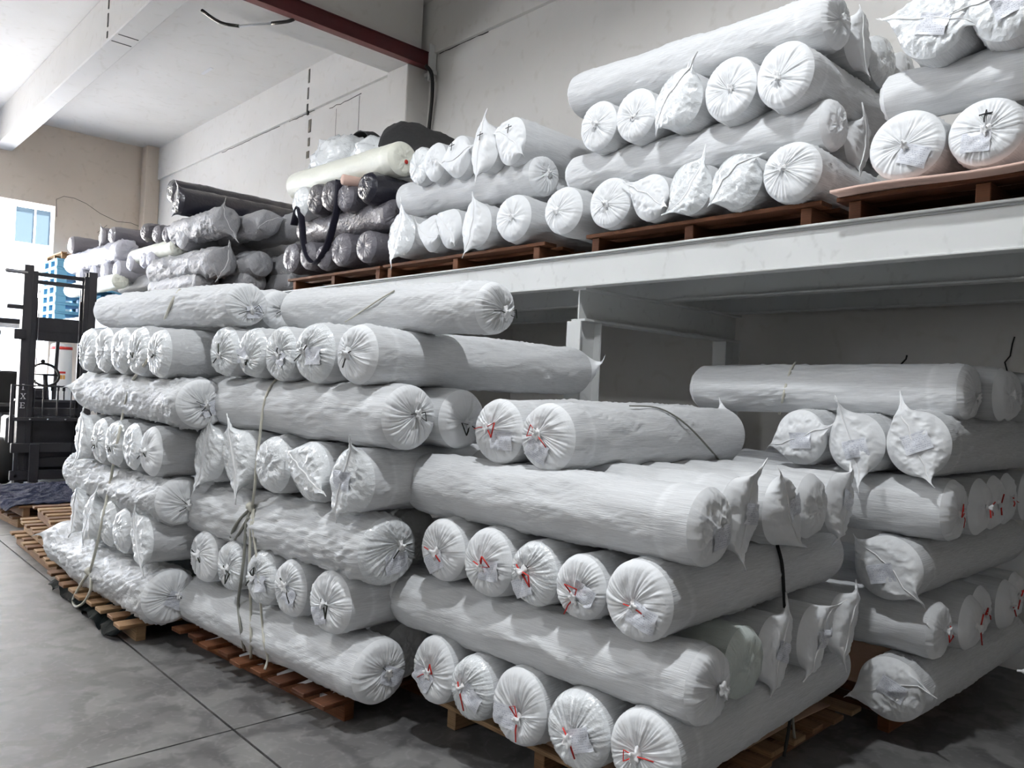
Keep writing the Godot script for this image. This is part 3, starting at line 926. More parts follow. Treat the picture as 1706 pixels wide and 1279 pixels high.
# ---------------------------------------------------------------- ropes and straps
func ropes() -> void:
	var info := {
		"A0": ["rope", 0.0085, "rope", "pale rope drawn down the face of the far-left stack"],
		"A1": ["rope", 0.009, "rope", "loose rope loop hanging at the foot of the far-left stack"],
		"B0": ["rope", 0.004, "rope", "thin pale string across the top roll of the middle stack"],
		"B1": ["rope", 0.007, "rope", "grey rope tied down the upper half of the middle stack"],
		"B2": ["rope", 0.008, "rope_grey", "grey-green rope strand, leftmost at the foot of the middle stack"],
		"B3": ["rope", 0.007, "rope", "pale straight rope strand at the foot of the middle stack"],
		"B4": ["rope", 0.006, "rope", "pale rope strand, rightmost at the foot of the middle stack"],
		"B5": ["rope", 0.010, "rope_grey", "grey rope bow hanging from the knot on the middle stack"],
		"C0": ["strap", 0.007, "rope_grey", "grey strap over the top roll of the front stack"],
		"C1": ["rope", 0.007, "rope_dark", "dark knotted rope on the right side of the front stack"],
		"C2": ["rope", 0.006, "rope_grey", "short grey rope end below the knot of the front stack"],
		"D0": ["strap", 0.007, "rope", "pale strap around the top roll of the rear right stack"],
		"M0": ["strap", 0.035, "strap", "dark purple webbing strap hanging on the strapped mezzanine pile"]}
	for k in ROPES:
		var e: Array = info[k]
		var pts: Array = ROPES[k]
		var o := thing(e[0], e[3], e[0], pts[-1])
		var loc := []
		for q in pts: loc.append(q - o.position)
		part(o, "strand", tube(loc, e[1], 7, 0.18 if k == "M0" else (0.5 if e[0] == "strap" else 0.9), 5), mt[e[2]])
		if k in ["A1", "B1", "C1"]:
			var at: Vector3 = loc[0] if k == "A1" else (loc[-1] if k == "B1" else loc[6])
			part(o, "knot", tube([at + Vector3(-0.012, 0.02, 0.004), at + Vector3(0, 0, 0.01), at + Vector3(0.01, -0.02, 0.004)], [0.012, 0.022, 0.012], 8, 1.0, 2), mt[e[2]])

# ---------------------------------------------------------------- odds and ends on the mezzanine
func upper_things() -> void:
	# bundle of white film under a black cloth on top of the strapped pile
	for e in [[-7.14, 3.70, 0.26, 0.40, "leftmost"], [-6.42, 3.60, 0.20, 0.30, "right-hand"]]:
		var o := thing("film_bundle", "%s crumpled white film bundle beneath the black cloth" % e[4], "bundle", Vector3(e[0], e[1] - e[2], -4.20), 0, "white film bundles under the black cloth")
		var p := PackedVector3Array()
		var uv := PackedVector2Array()
		for j in 25:
			var v := PI * j / 24.0
			for i in 41:
				var th := TAU * (i % 40) / 40
				var d := Vector3(sin(v) * cos(th), cos(v), sin(v) * sin(th))
				var k := 1.0 + 0.22 * nz.get_noise_3dv(d * 1.6 + Vector3(e[0], 0, 0)) + 0.10 * (1 - 2 * absf(nz.get_noise_3dv(d * 3.4 + Vector3(0, e[0], 0))))
				p.append(Vector3(d.x * e[3], e[2] + d.y * e[2] * (1.0 if d.y > 0 else 0.9), d.z * 0.33) * Vector3(k, 1 + (k - 1) * 0.6, k))
				uv.append(Vector2(i / 10.0, j / 10.0))
		part(o, "film", grid(p, 25, 41, uv, PackedColorArray(), false), mt["film"])
	var cl := part(self, "black_cloth", sheet(46, 24, func(u: float, v: float) -> Vector3:
		var x := -7.55 + u * 2.3
		var y: float = 3.42 + 0.66 * exp(-pow((x + 7.1) / 0.42, 2)) + 0.56 * exp(-pow((x + 6.2) / 0.44, 2)) + 0.10 * exp(-pow((x + 5.5) / 0.3, 2))
		y += 0.025 * nz.get_noise_2d(x * 5, v * 4)
		var edge: float = clamp((x + 6.45) / 0.5, 0.0, 1.0)
		var zz: float = lerp(-5.0, lerp(-4.28, -3.80, edge), v)
		var dr: float = pow(max(v - 0.6, 0.0) / 0.4, 2.0) * edge
		return Vector3(x, y - 0.24 * dr - 0.12 * pow(1 - v, 3), zz), 0.006), mt["cloth_black"])
	tag(cl, "black cloth thrown over the white film bundles on the strapped pile", "cloth")
	var ct := thing("cardboard_core", "pinkish cardboard core end poking from the strapped mezzanine pile", "tube", Vector3(-5.66, 3.135, -3.33))
	part(ct, "tube_wall", tube([Vector3(0, 0, 0.03), Vector3(0.02, 0.01, -0.3)], 0.042, 20), mt["pinkcard"])
	# blue plastic pallets with a wooden one on top at the far end
	for k in 7:
		var y := DECK + 0.15 * k
		var t := thing("plastic_pallet", "blue plastic pallet, %s in the stack at the far mezzanine end" % ["lowest", "second from bottom", "third from bottom", "fourth from bottom", "fifth from bottom", "second from top", "topmost blue one"][k], "pallet", Vector3(-15.55, y, -3.98), 0, "blue plastic pallets at the far end")
		part(t, "deck", box(Vector3(1.0, 0.03, 1.1), 0.005), mt["blue"], Vector3(0, 0.133, 0))
		part(t, "base", box(Vector3(1.0, 0.018, 1.1), 0.004), mt["blue"], Vector3(0, 0.010, 0))
		for a in 3:
			for b in 3:
				part(t, "foot", box(Vector3(0.16, 0.1, 0.16), 0.006), mt["blue"], Vector3((a - 1) * 0.41, 0.068, (b - 1) * 0.46))
	pallet("wooden pallet lying on top of the blue plastic pallets", Vector3(-15.55, DECK + 1.052, -3.98), PI / 2, 1.0, 1.1, 7, "")

# ---------------------------------------------------------------- forklift
func forklift() -> void:
	var t := thing("forklift", "dark forklift truck parked in front of the bright loading door", "forklift", Vector3(-11.5, 0, -2.69), deg_to_rad(90))
	# local axes after the turn: z points at the camera side (+x of the room), x to the right in the picture (-z of the room)
	var F: Material = mt["fork"]
	var D: Material = mt["fork2"]
	for s in [-1, 1]:
		part(t, "mast_rail", joined([[Vector3(s * 0.365, 1.42, 0), Vector3(0.10, 2.76, 0.016)], [Vector3(s * 0.365, 1.42, -0.13), Vector3(0.10, 2.76, 0.016)], [Vector3(s * 0.412, 1.42, -0.065), Vector3(0.016, 2.76, 0.14)]], 0.003), D)
		part(t, "inner_rail", joined([[Vector3(s * 0.295, 1.40, 0.01), Vector3(0.06, 2.66, 0.016)], [Vector3(s * 0.295, 1.40, -0.10), Vector3(0.06, 2.66, 0.016)], [Vector3(s * 0.32, 1.40, -0.045), Vector3(0.014, 2.66, 0.11)]], 0.003), F)
		part(t, "lift_chain", tube([Vector3(s * 0.235, 0.5, -0.03), Vector3(s * 0.235, 2.56, -0.03)], 0.012, 6, 0.5), mt["chrome"])
		part(t, "hydraulic_hose", tube([Vector3(s * 0.255, 0.6, -0.06), Vector3(s * 0.25, 1.4, -0.05), Vector3(s * 0.25, 2.4, -0.06)], 0.011, 6, 1.0, 3), mt["rubber"])
		part(t, "fork", joined([[Vector3(s * 0.24, 0.30, 0.13), Vector3(0.11, 0.5, 0.035)], [Vector3(s * 0.24, 0.065, 0.6), Vector3(0.11, 0.035, 0.95)]], 0.006), F)
		part(t, "front_wheel", lathe([Vector2(0.0, -0.09), Vector2(0.16, -0.09), Vector2(0.18, -0.10), Vector2(0.28, -0.10), Vector2(0.30, -0.07), Vector2(0.30, 0.07), Vector2(0.28, 0.10), Vector2(0.18, 0.10), Vector2(0.16, 0.09), Vector2(0.0, 0.09)], 32), mt["rubber"], Vector3(s * 0.50, 0.30, -0.42), Basis(Vector3(0, 0, 1), PI / 2))
		part(t, "rear_wheel", lathe([Vector2(0.0, -0.08), Vector2(0.14, -0.08), Vector2(0.24, -0.08), Vector2(0.25, -0.05), Vector2(0.25, 0.05), Vector2(0.24, 0.08), Vector2(0.0, 0.08)], 32), mt["rubber"], Vector3(s * 0.42, 0.25, -1.85), Basis(Vector3(0, 0, 1), PI / 2))
	for e in [[2.70, 0.05], [2.60, 0.05], [2.06, 0.19], [1.92, 0.13], [0.95, 0.10], [0.3, 0.12]]:
		part(t, "mast_crossbar", box(Vector3(0.70, e[1], 0.05), 0.006), F, Vector3(0, e[0], -0.06))
	# carriage and load backrest
	part(t, "carriage", joined([[Vector3(0, 0.50, 0.08), Vector3(0.98, 0.12, 0.05)], [Vector3(0, 0.16, 0.08), Vector3(0.98, 0.12, 0.05)], [Vector3(-0.43, 0.33, 0.08), Vector3(0.05, 0.4, 0.05)], [Vector3(0.43, 0.33, 0.08), Vector3(0.05, 0.4, 0.05)]], 0.006), F)
	part(t, "backrest_frame", joined([[Vector3(0, 0.86, 0.08), Vector3(1.02, 0.045, 0.03)], [Vector3(0, 1.28, 0.08), Vector3(1.02, 0.02, 0.02)], [Vector3(-0.50, 0.93, 0.08), Vector3(0.035, 0.72, 0.03)], [Vector3(0.50, 0.93, 0.08), Vector3(0.035, 0.72, 0.03)]], 0.004), D)
	for xx in [-0.33, -0.16, 0.0, 0.16, 0.33]:
		part(t, "backrest_bar", box(Vector3(0.014, 0.42, 0.014), 0.003), D, Vector3(xx, 1.07, 0.08))
	for xx in [-0.30, -0.10, 0.10, 0.30]:
		part(t, "bolt", lathe([Vector2(0.0, 0.012), Vector2(0.014, 0.010), Vector2(0.016, 0.0), Vector2(0.0, 0.0)], 10), mt["chrome"], Vector3(xx, 0.86, 0.10), Basis(Vector3(1, 0, 0), PI / 2))
	# body, dash, counterweight
	part(t, "front_cowl", box(Vector3(0.98, 0.72, 0.35), 0.03), F, Vector3(0, 0.52, -0.40))
	part(t, "dashboard", joined([[Vector3(0.02, 0.98, -0.55), Vector3(0.80, 0.22, 0.22)], [Vector3(-0.09, 1.16, -0.6), Vector3(0.26, 0.16, 0.18)]], 0.03), F)
	part(t, "floor_pan", box(Vector3(0.98, 0.2, 1.1), 0.03), F, Vector3(0, 0.40, -1.05))
	part(t, "engine_hood", box(Vector3(0.86, 0.42, 0.8), 0.05), D, Vector3(0, 0.68, -1.5))
	part(t, "counterweight", box(Vector3(1.02, 0.75, 0.45), 0.08), D, Vector3(0, 0.58, -2.05))
	var seat := part(t, "seat", joined([[Vector3(0, 0, 0), Vector3(0.46, 0.12, 0.46)], [Vector3(0, 0.27, -0.22), Vector3(0.44, 0.48, 0.1)]], 0.04), mt["rubber"], Vector3(-0.25, 0.94, -1.35))
	part(seat, "armrest", box(Vector3(0.05, 0.05, 0.3), 0.015), mt["rubber"], Vector3(-0.26, 0.18, -0.05))
	var ring := []
	for k in 25: ring.append(Vector3(cos(TAU * k / 24) * 0.17, sin(TAU * k / 24) * 0.15, sin(TAU * k / 24) * -0.08))
	var wheel := part(t, "steering_wheel", tube(ring, 0.017, 8), mt["rubber"], Vector3(0.03, 1.42, -0.75))
	part(wheel, "spoke", tube([Vector3(-0.17, 0, 0), Vector3(0.17, 0, 0)], 0.014, 6), mt["rubber"])
	part(wheel, "spinner_knob", lathe([Vector2(0.0, 0.06), Vector2(0.025, 0.05), Vector2(0.03, 0.025), Vector2(0.012, 0.0), Vector2(0.0, 0.0)], 14), mt["rubber"], Vector3(-0.02, 0.15, -0.06))
	part(t, "steering_column", tube([Vector3(0.03, 1.0, -0.55), Vector3(0.03, 1.40, -0.74)], 0.03, 10), mt["rubber"])
	for xx in [0.10, 0.17, 0.24]:
		var lv := part(t, "control_lever", tube([Vector3(xx, 1.05, -0.6), Vector3(xx - 0.01, 1.27, -0.58)], 0.009, 6), mt["rubber"])
		part(lv, "grip", tube([Vector3(xx - 0.01, 1.21, -0.585), Vector3(xx - 0.01, 1.28, -0.578)], 0.018, 8), mt["rubber"])
	# overhead guard on four posts
	for e in [[-0.66, -0.55], [0.40, -0.55], [-0.66, -1.75], [0.40, -1.75]]:
		part(t, "guard_post", tube([Vector3(e[0] * 1.02, 0.55, e[1] + (0.1 if e[1] > -1 else -0.1)), Vector3(e[0] * 1.02, 1.15, e[1] + (0.1 if e[1] > -1 else -0.1)), Vector3(e[0], 2.10, e[1])], 0.028, 8, 1.0, 3), D)
	part(t, "guard_frame", joined([[Vector3(-0.13, 2.10, -0.55), Vector3(1.14, 0.07, 0.06)], [Vector3(-0.13, 2.10, -1.75), Vector3(1.14, 0.07, 0.06)], [Vector3(-0.67, 2.10, -1.15), Vector3(0.06, 0.07, 1.2)], [Vector3(0.41, 2.10, -1.15), Vector3(0.06, 0.07, 1.2)]], 0.01), F)
	for k in 7:
		part(t, "guard_slat", box(Vector3(1.04, 0.04, 0.045), 0.006), F, Vector3(-0.13, 2.09, -0.68 - k * 0.155))
	for s in [-1, 1]:
		var lp := part(t, "head_lamp", lathe([Vector2(0.0, -0.05), Vector2(0.05, -0.045), Vector2(0.075, 0.0), Vector2(0.08, 0.03), Vector2(0.0, 0.03)], 18), mt["rubber"], Vector3(-0.13 + s * 0.5, 1.94, -0.52), Basis(Vector3(1, 0, 0), PI / 2))
		part(lp, "lens", lathe([Vector2(0.0, 0.04), Vector2(0.068, 0.032), Vector2(0.0, 0.03)], 18), mt["chrome"])
	part(t, "mirror", joined([[Vector3(-0.50, 2.70, -0.03), Vector3(0.26, 0.05, 0.08)]], 0.02), mt["chrome"])
	part(t, "hose_guide", joined([[Vector3(-0.50, 2.26, -0.03), Vector3(0.18, 0.05, 0.08)], [Vector3(-0.44, 1.92, 0.0), Vector3(0.13, 0.13, 0.1)]], 0.01), F)
	# white capital letters running down the left mast rail
	for k in 3:
		var tm := TextMesh.new()
		tm.text = ["I", "X", "E"][k]
		tm.font_size = 24
		tm.pixel_size = 0.0042
		tm.depth = 0.003
		var sf := SystemFont.new()
		sf.font_names = PackedStringArray(["Droid Serif"])
		tm.font = sf
		part(t, "letter", tm, mt["pale"], Vector3(-0.372, 1.26 - k * 0.115, 0.0085))

func far_things() -> void:
	var t := thing("storage_tank", "white cylindrical tank with a red band and warning label beyond the forklift", "tank", Vector3(-15.6, 0, -3.70))
	part(t, "shell", lathe([Vector2(0.0, 1.95), Vector2(0.14, 1.95), Vector2(0.165, 1.92), Vector2(0.18, 1.4), Vector2(0.20, 0.6), Vector2(0.21, 0.05), Vector2(0.20, 0.0), Vector2(0.0, 0.0)], 40), mt["facade"])
	part(t, "red_band", lathe([Vector2(0.166, 1.90), Vector2(0.170, 1.90), Vector2(0.171, 1.85), Vector2(0.168, 1.85)], 40), mt["sign_r"])
	var sg := part(t, "warning_label", box(Vector3(0.006, 0.16, 0.20), 0.002), mt["facade"], Vector3(0.187, 1.40, 0.05), Basis(Vector3.UP, 0.15))
	part(sg, "red_print", box(Vector3(0.003, 0.035, 0.18), 0.001), mt["sign_r"], Vector3(0.004, 0.05, 0))
	for k in 4: part(sg, "yellow_print", box(Vector3(0.003, 0.07, 0.036), 0.001), mt["sign_y"], Vector3(0.004, -0.03, -0.066 + k * 0.044))
	var s := thing("film_scrap", "small white scrap of film by the rear right stack", "scrap", Vector3(-0.88, 0.42, -3.9))
	part(s, "film", tube([Vector3(-0.10, 0.0, 0.0), Vector3(-0.04, 0.01, 0.0), Vector3(0.03, 0.02, 0.01), Vector3(0.09, 0.0, 0.0)], [0.008, 0.03, 0.05, 0.03], 9, 0.6, 3), mt["seam"])

func _ready() -> void:
	nz.seed = 4
	nz.frequency = 1.0
	nz.fractal_octaves = 2
	make_materials()
	camera_and_light()
	building()
	mezzanine()
	outside()
	pallets()
	rolls()
	ropes()
	upper_things()
	forklift()
	far_things()

const SKYE := 24.0
const EXPO := 0.82
const SUNE := 160.0
const LAMPE := 18.5
const LAMPS := [Vector3(-1.5, 5.45, -1.2), Vector3(-6.3, 5.45, 0.8), Vector3(-3.6, 5.45, 6.4), Vector3(-11.9, 5.45, 1.2)]  # all out of view; the last two only add fill light
# hanging points of ropes and straps, metres
const ROPES := {
	"A0": [Vector3(-4.704,1.997,-1.713),Vector3(-4.680,1.928,-1.667),Vector3(-4.793,1.846,-1.674),Vector3(-5.185,1.785,-1.782),Vector3(-4.542,1.607,-1.517),Vector3(-4.925,1.462,-1.551),Vector3(-4.878,1.364,-1.508),Vector3(-5.103,1.249,-1.559),Vector3(-4.946,1.151,-1.497),Vector3(-4.998,1.024,-1.495),Vector3(-5.128,0.886,-1.520),Vector3(-5.137,0.770,-1.508),Vector3(-5.118,0.637,-1.482),Vector3(-5.184,0.430,-1.470),Vector3(-5.305,0.272,-1.477)],
	"A1": [Vector3(-5.305,0.272,-1.477),Vector3(-5.377,0.211,-1.465),Vector3(-5.504,0.109,-1.462),Vector3(-5.566,0.039,-1.460),Vector3(-5.500,0.016,-1.462),Vector3(-5.354,0.075,-1.466),Vector3(-5.253,0.163,-1.469),Vector3(-5.259,0.234,-1.473),Vector3(-5.326,0.264,-1.477)],
	"B0": [Vector3(-3.041,1.932,-2.066),Vector3(-3.124,1.889,-2.036),Vector3(-3.253,1.837,-2.024),Vector3(-3.396,1.797,-2.031)],
	"B1": [Vector3(-3.719,1.501,-1.847),Vector3(-3.670,1.432,-1.779),Vector3(-3.685,1.328,-1.767),Vector3(-3.690,1.224,-1.762),Vector3(-3.691,1.077,-1.752),Vector3(-3.697,0.959,-1.751),Vector3(-3.757,0.862,-1.772)],
	"B2": [Vector3(-3.757,0.862,-1.772),Vector3(-3.759,0.783,-1.746),Vector3(-3.762,0.640,-1.746),Vector3(-3.778,0.503,-1.744),Vector3(-3.894,0.352,-1.788),Vector3(-3.779,0.264,-1.754),Vector3(-3.807,0.136,-1.792)],
	"B3": [Vector3(-3.747,0.863,-1.774),Vector3(-3.712,0.766,-1.750),Vector3(-3.709,0.620,-1.750),Vector3(-3.690,0.477,-1.752),Vector3(-3.748,0.340,-1.789),Vector3(-3.678,0.244,-1.762),Vector3(-3.742,0.114,-1.798)],
	"B4": [Vector3(-3.728,0.857,-1.771),Vector3(-3.690,0.770,-1.752),Vector3(-3.636,0.604,-1.757),Vector3(-3.601,0.466,-1.760),Vector3(-3.622,0.326,-1.789),Vector3(-3.558,0.244,-1.772),Vector3(-3.556,0.169,-1.794),Vector3(-3.543,0.119,-1.775)],
	"B5": [Vector3(-3.767,0.846,-1.762),Vector3(-3.820,0.795,-1.742),Vector3(-3.897,0.722,-1.742),Vector3(-4.084,0.622,-1.819),Vector3(-3.842,0.716,-1.749),Vector3(-3.748,0.814,-1.752)],
	"C0": [Vector3(-2.136,1.460,-2.678),Vector3(-2.145,1.458,-2.857),Vector3(-2.108,1.429,-2.942),Vector3(-2.078,1.370,-3.041),Vector3(-2.089,1.280,-3.210),Vector3(-2.226,1.168,-3.570)],
	"C1": [Vector3(-1.601,0.930,-2.985),Vector3(-1.556,0.867,-2.944),Vector3(-1.569,0.751,-2.993),Vector3(-1.617,0.613,-3.106),Vector3(-1.612,0.487,-3.127),Vector3(-1.597,0.340,-3.138),Vector3(-1.589,0.263,-3.138),Vector3(-1.597,0.154,-3.138),Vector3(-1.597,0.051,-3.107)],
	"C2": [Vector3(-1.589,0.263,-3.138),Vector3(-1.590,0.189,-3.158),Vector3(-1.589,0.104,-3.178)],
	"D0": [Vector3(-2.055,1.721,-3.941),Vector3(-2.036,1.679,-3.858),Vector3(-2.037,1.600,-3.816),Vector3(-2.059,1.522,-3.827),Vector3(-2.141,1.442,-3.949)],
	"M0": [Vector3(-5.805,3.163,-3.350),Vector3(-5.812,2.942,-3.350),Vector3(-5.888,2.701,-3.340),Vector3(-5.974,2.557,-3.330),Vector3(-6.090,2.490,-3.320),Vector3(-6.218,2.554,-3.330),Vector3(-6.335,2.697,-3.340),Vector3(-6.405,2.891,-3.350),Vector3(-6.474,3.032,-3.350),Vector3(-6.606,2.894,-3.380)],
}
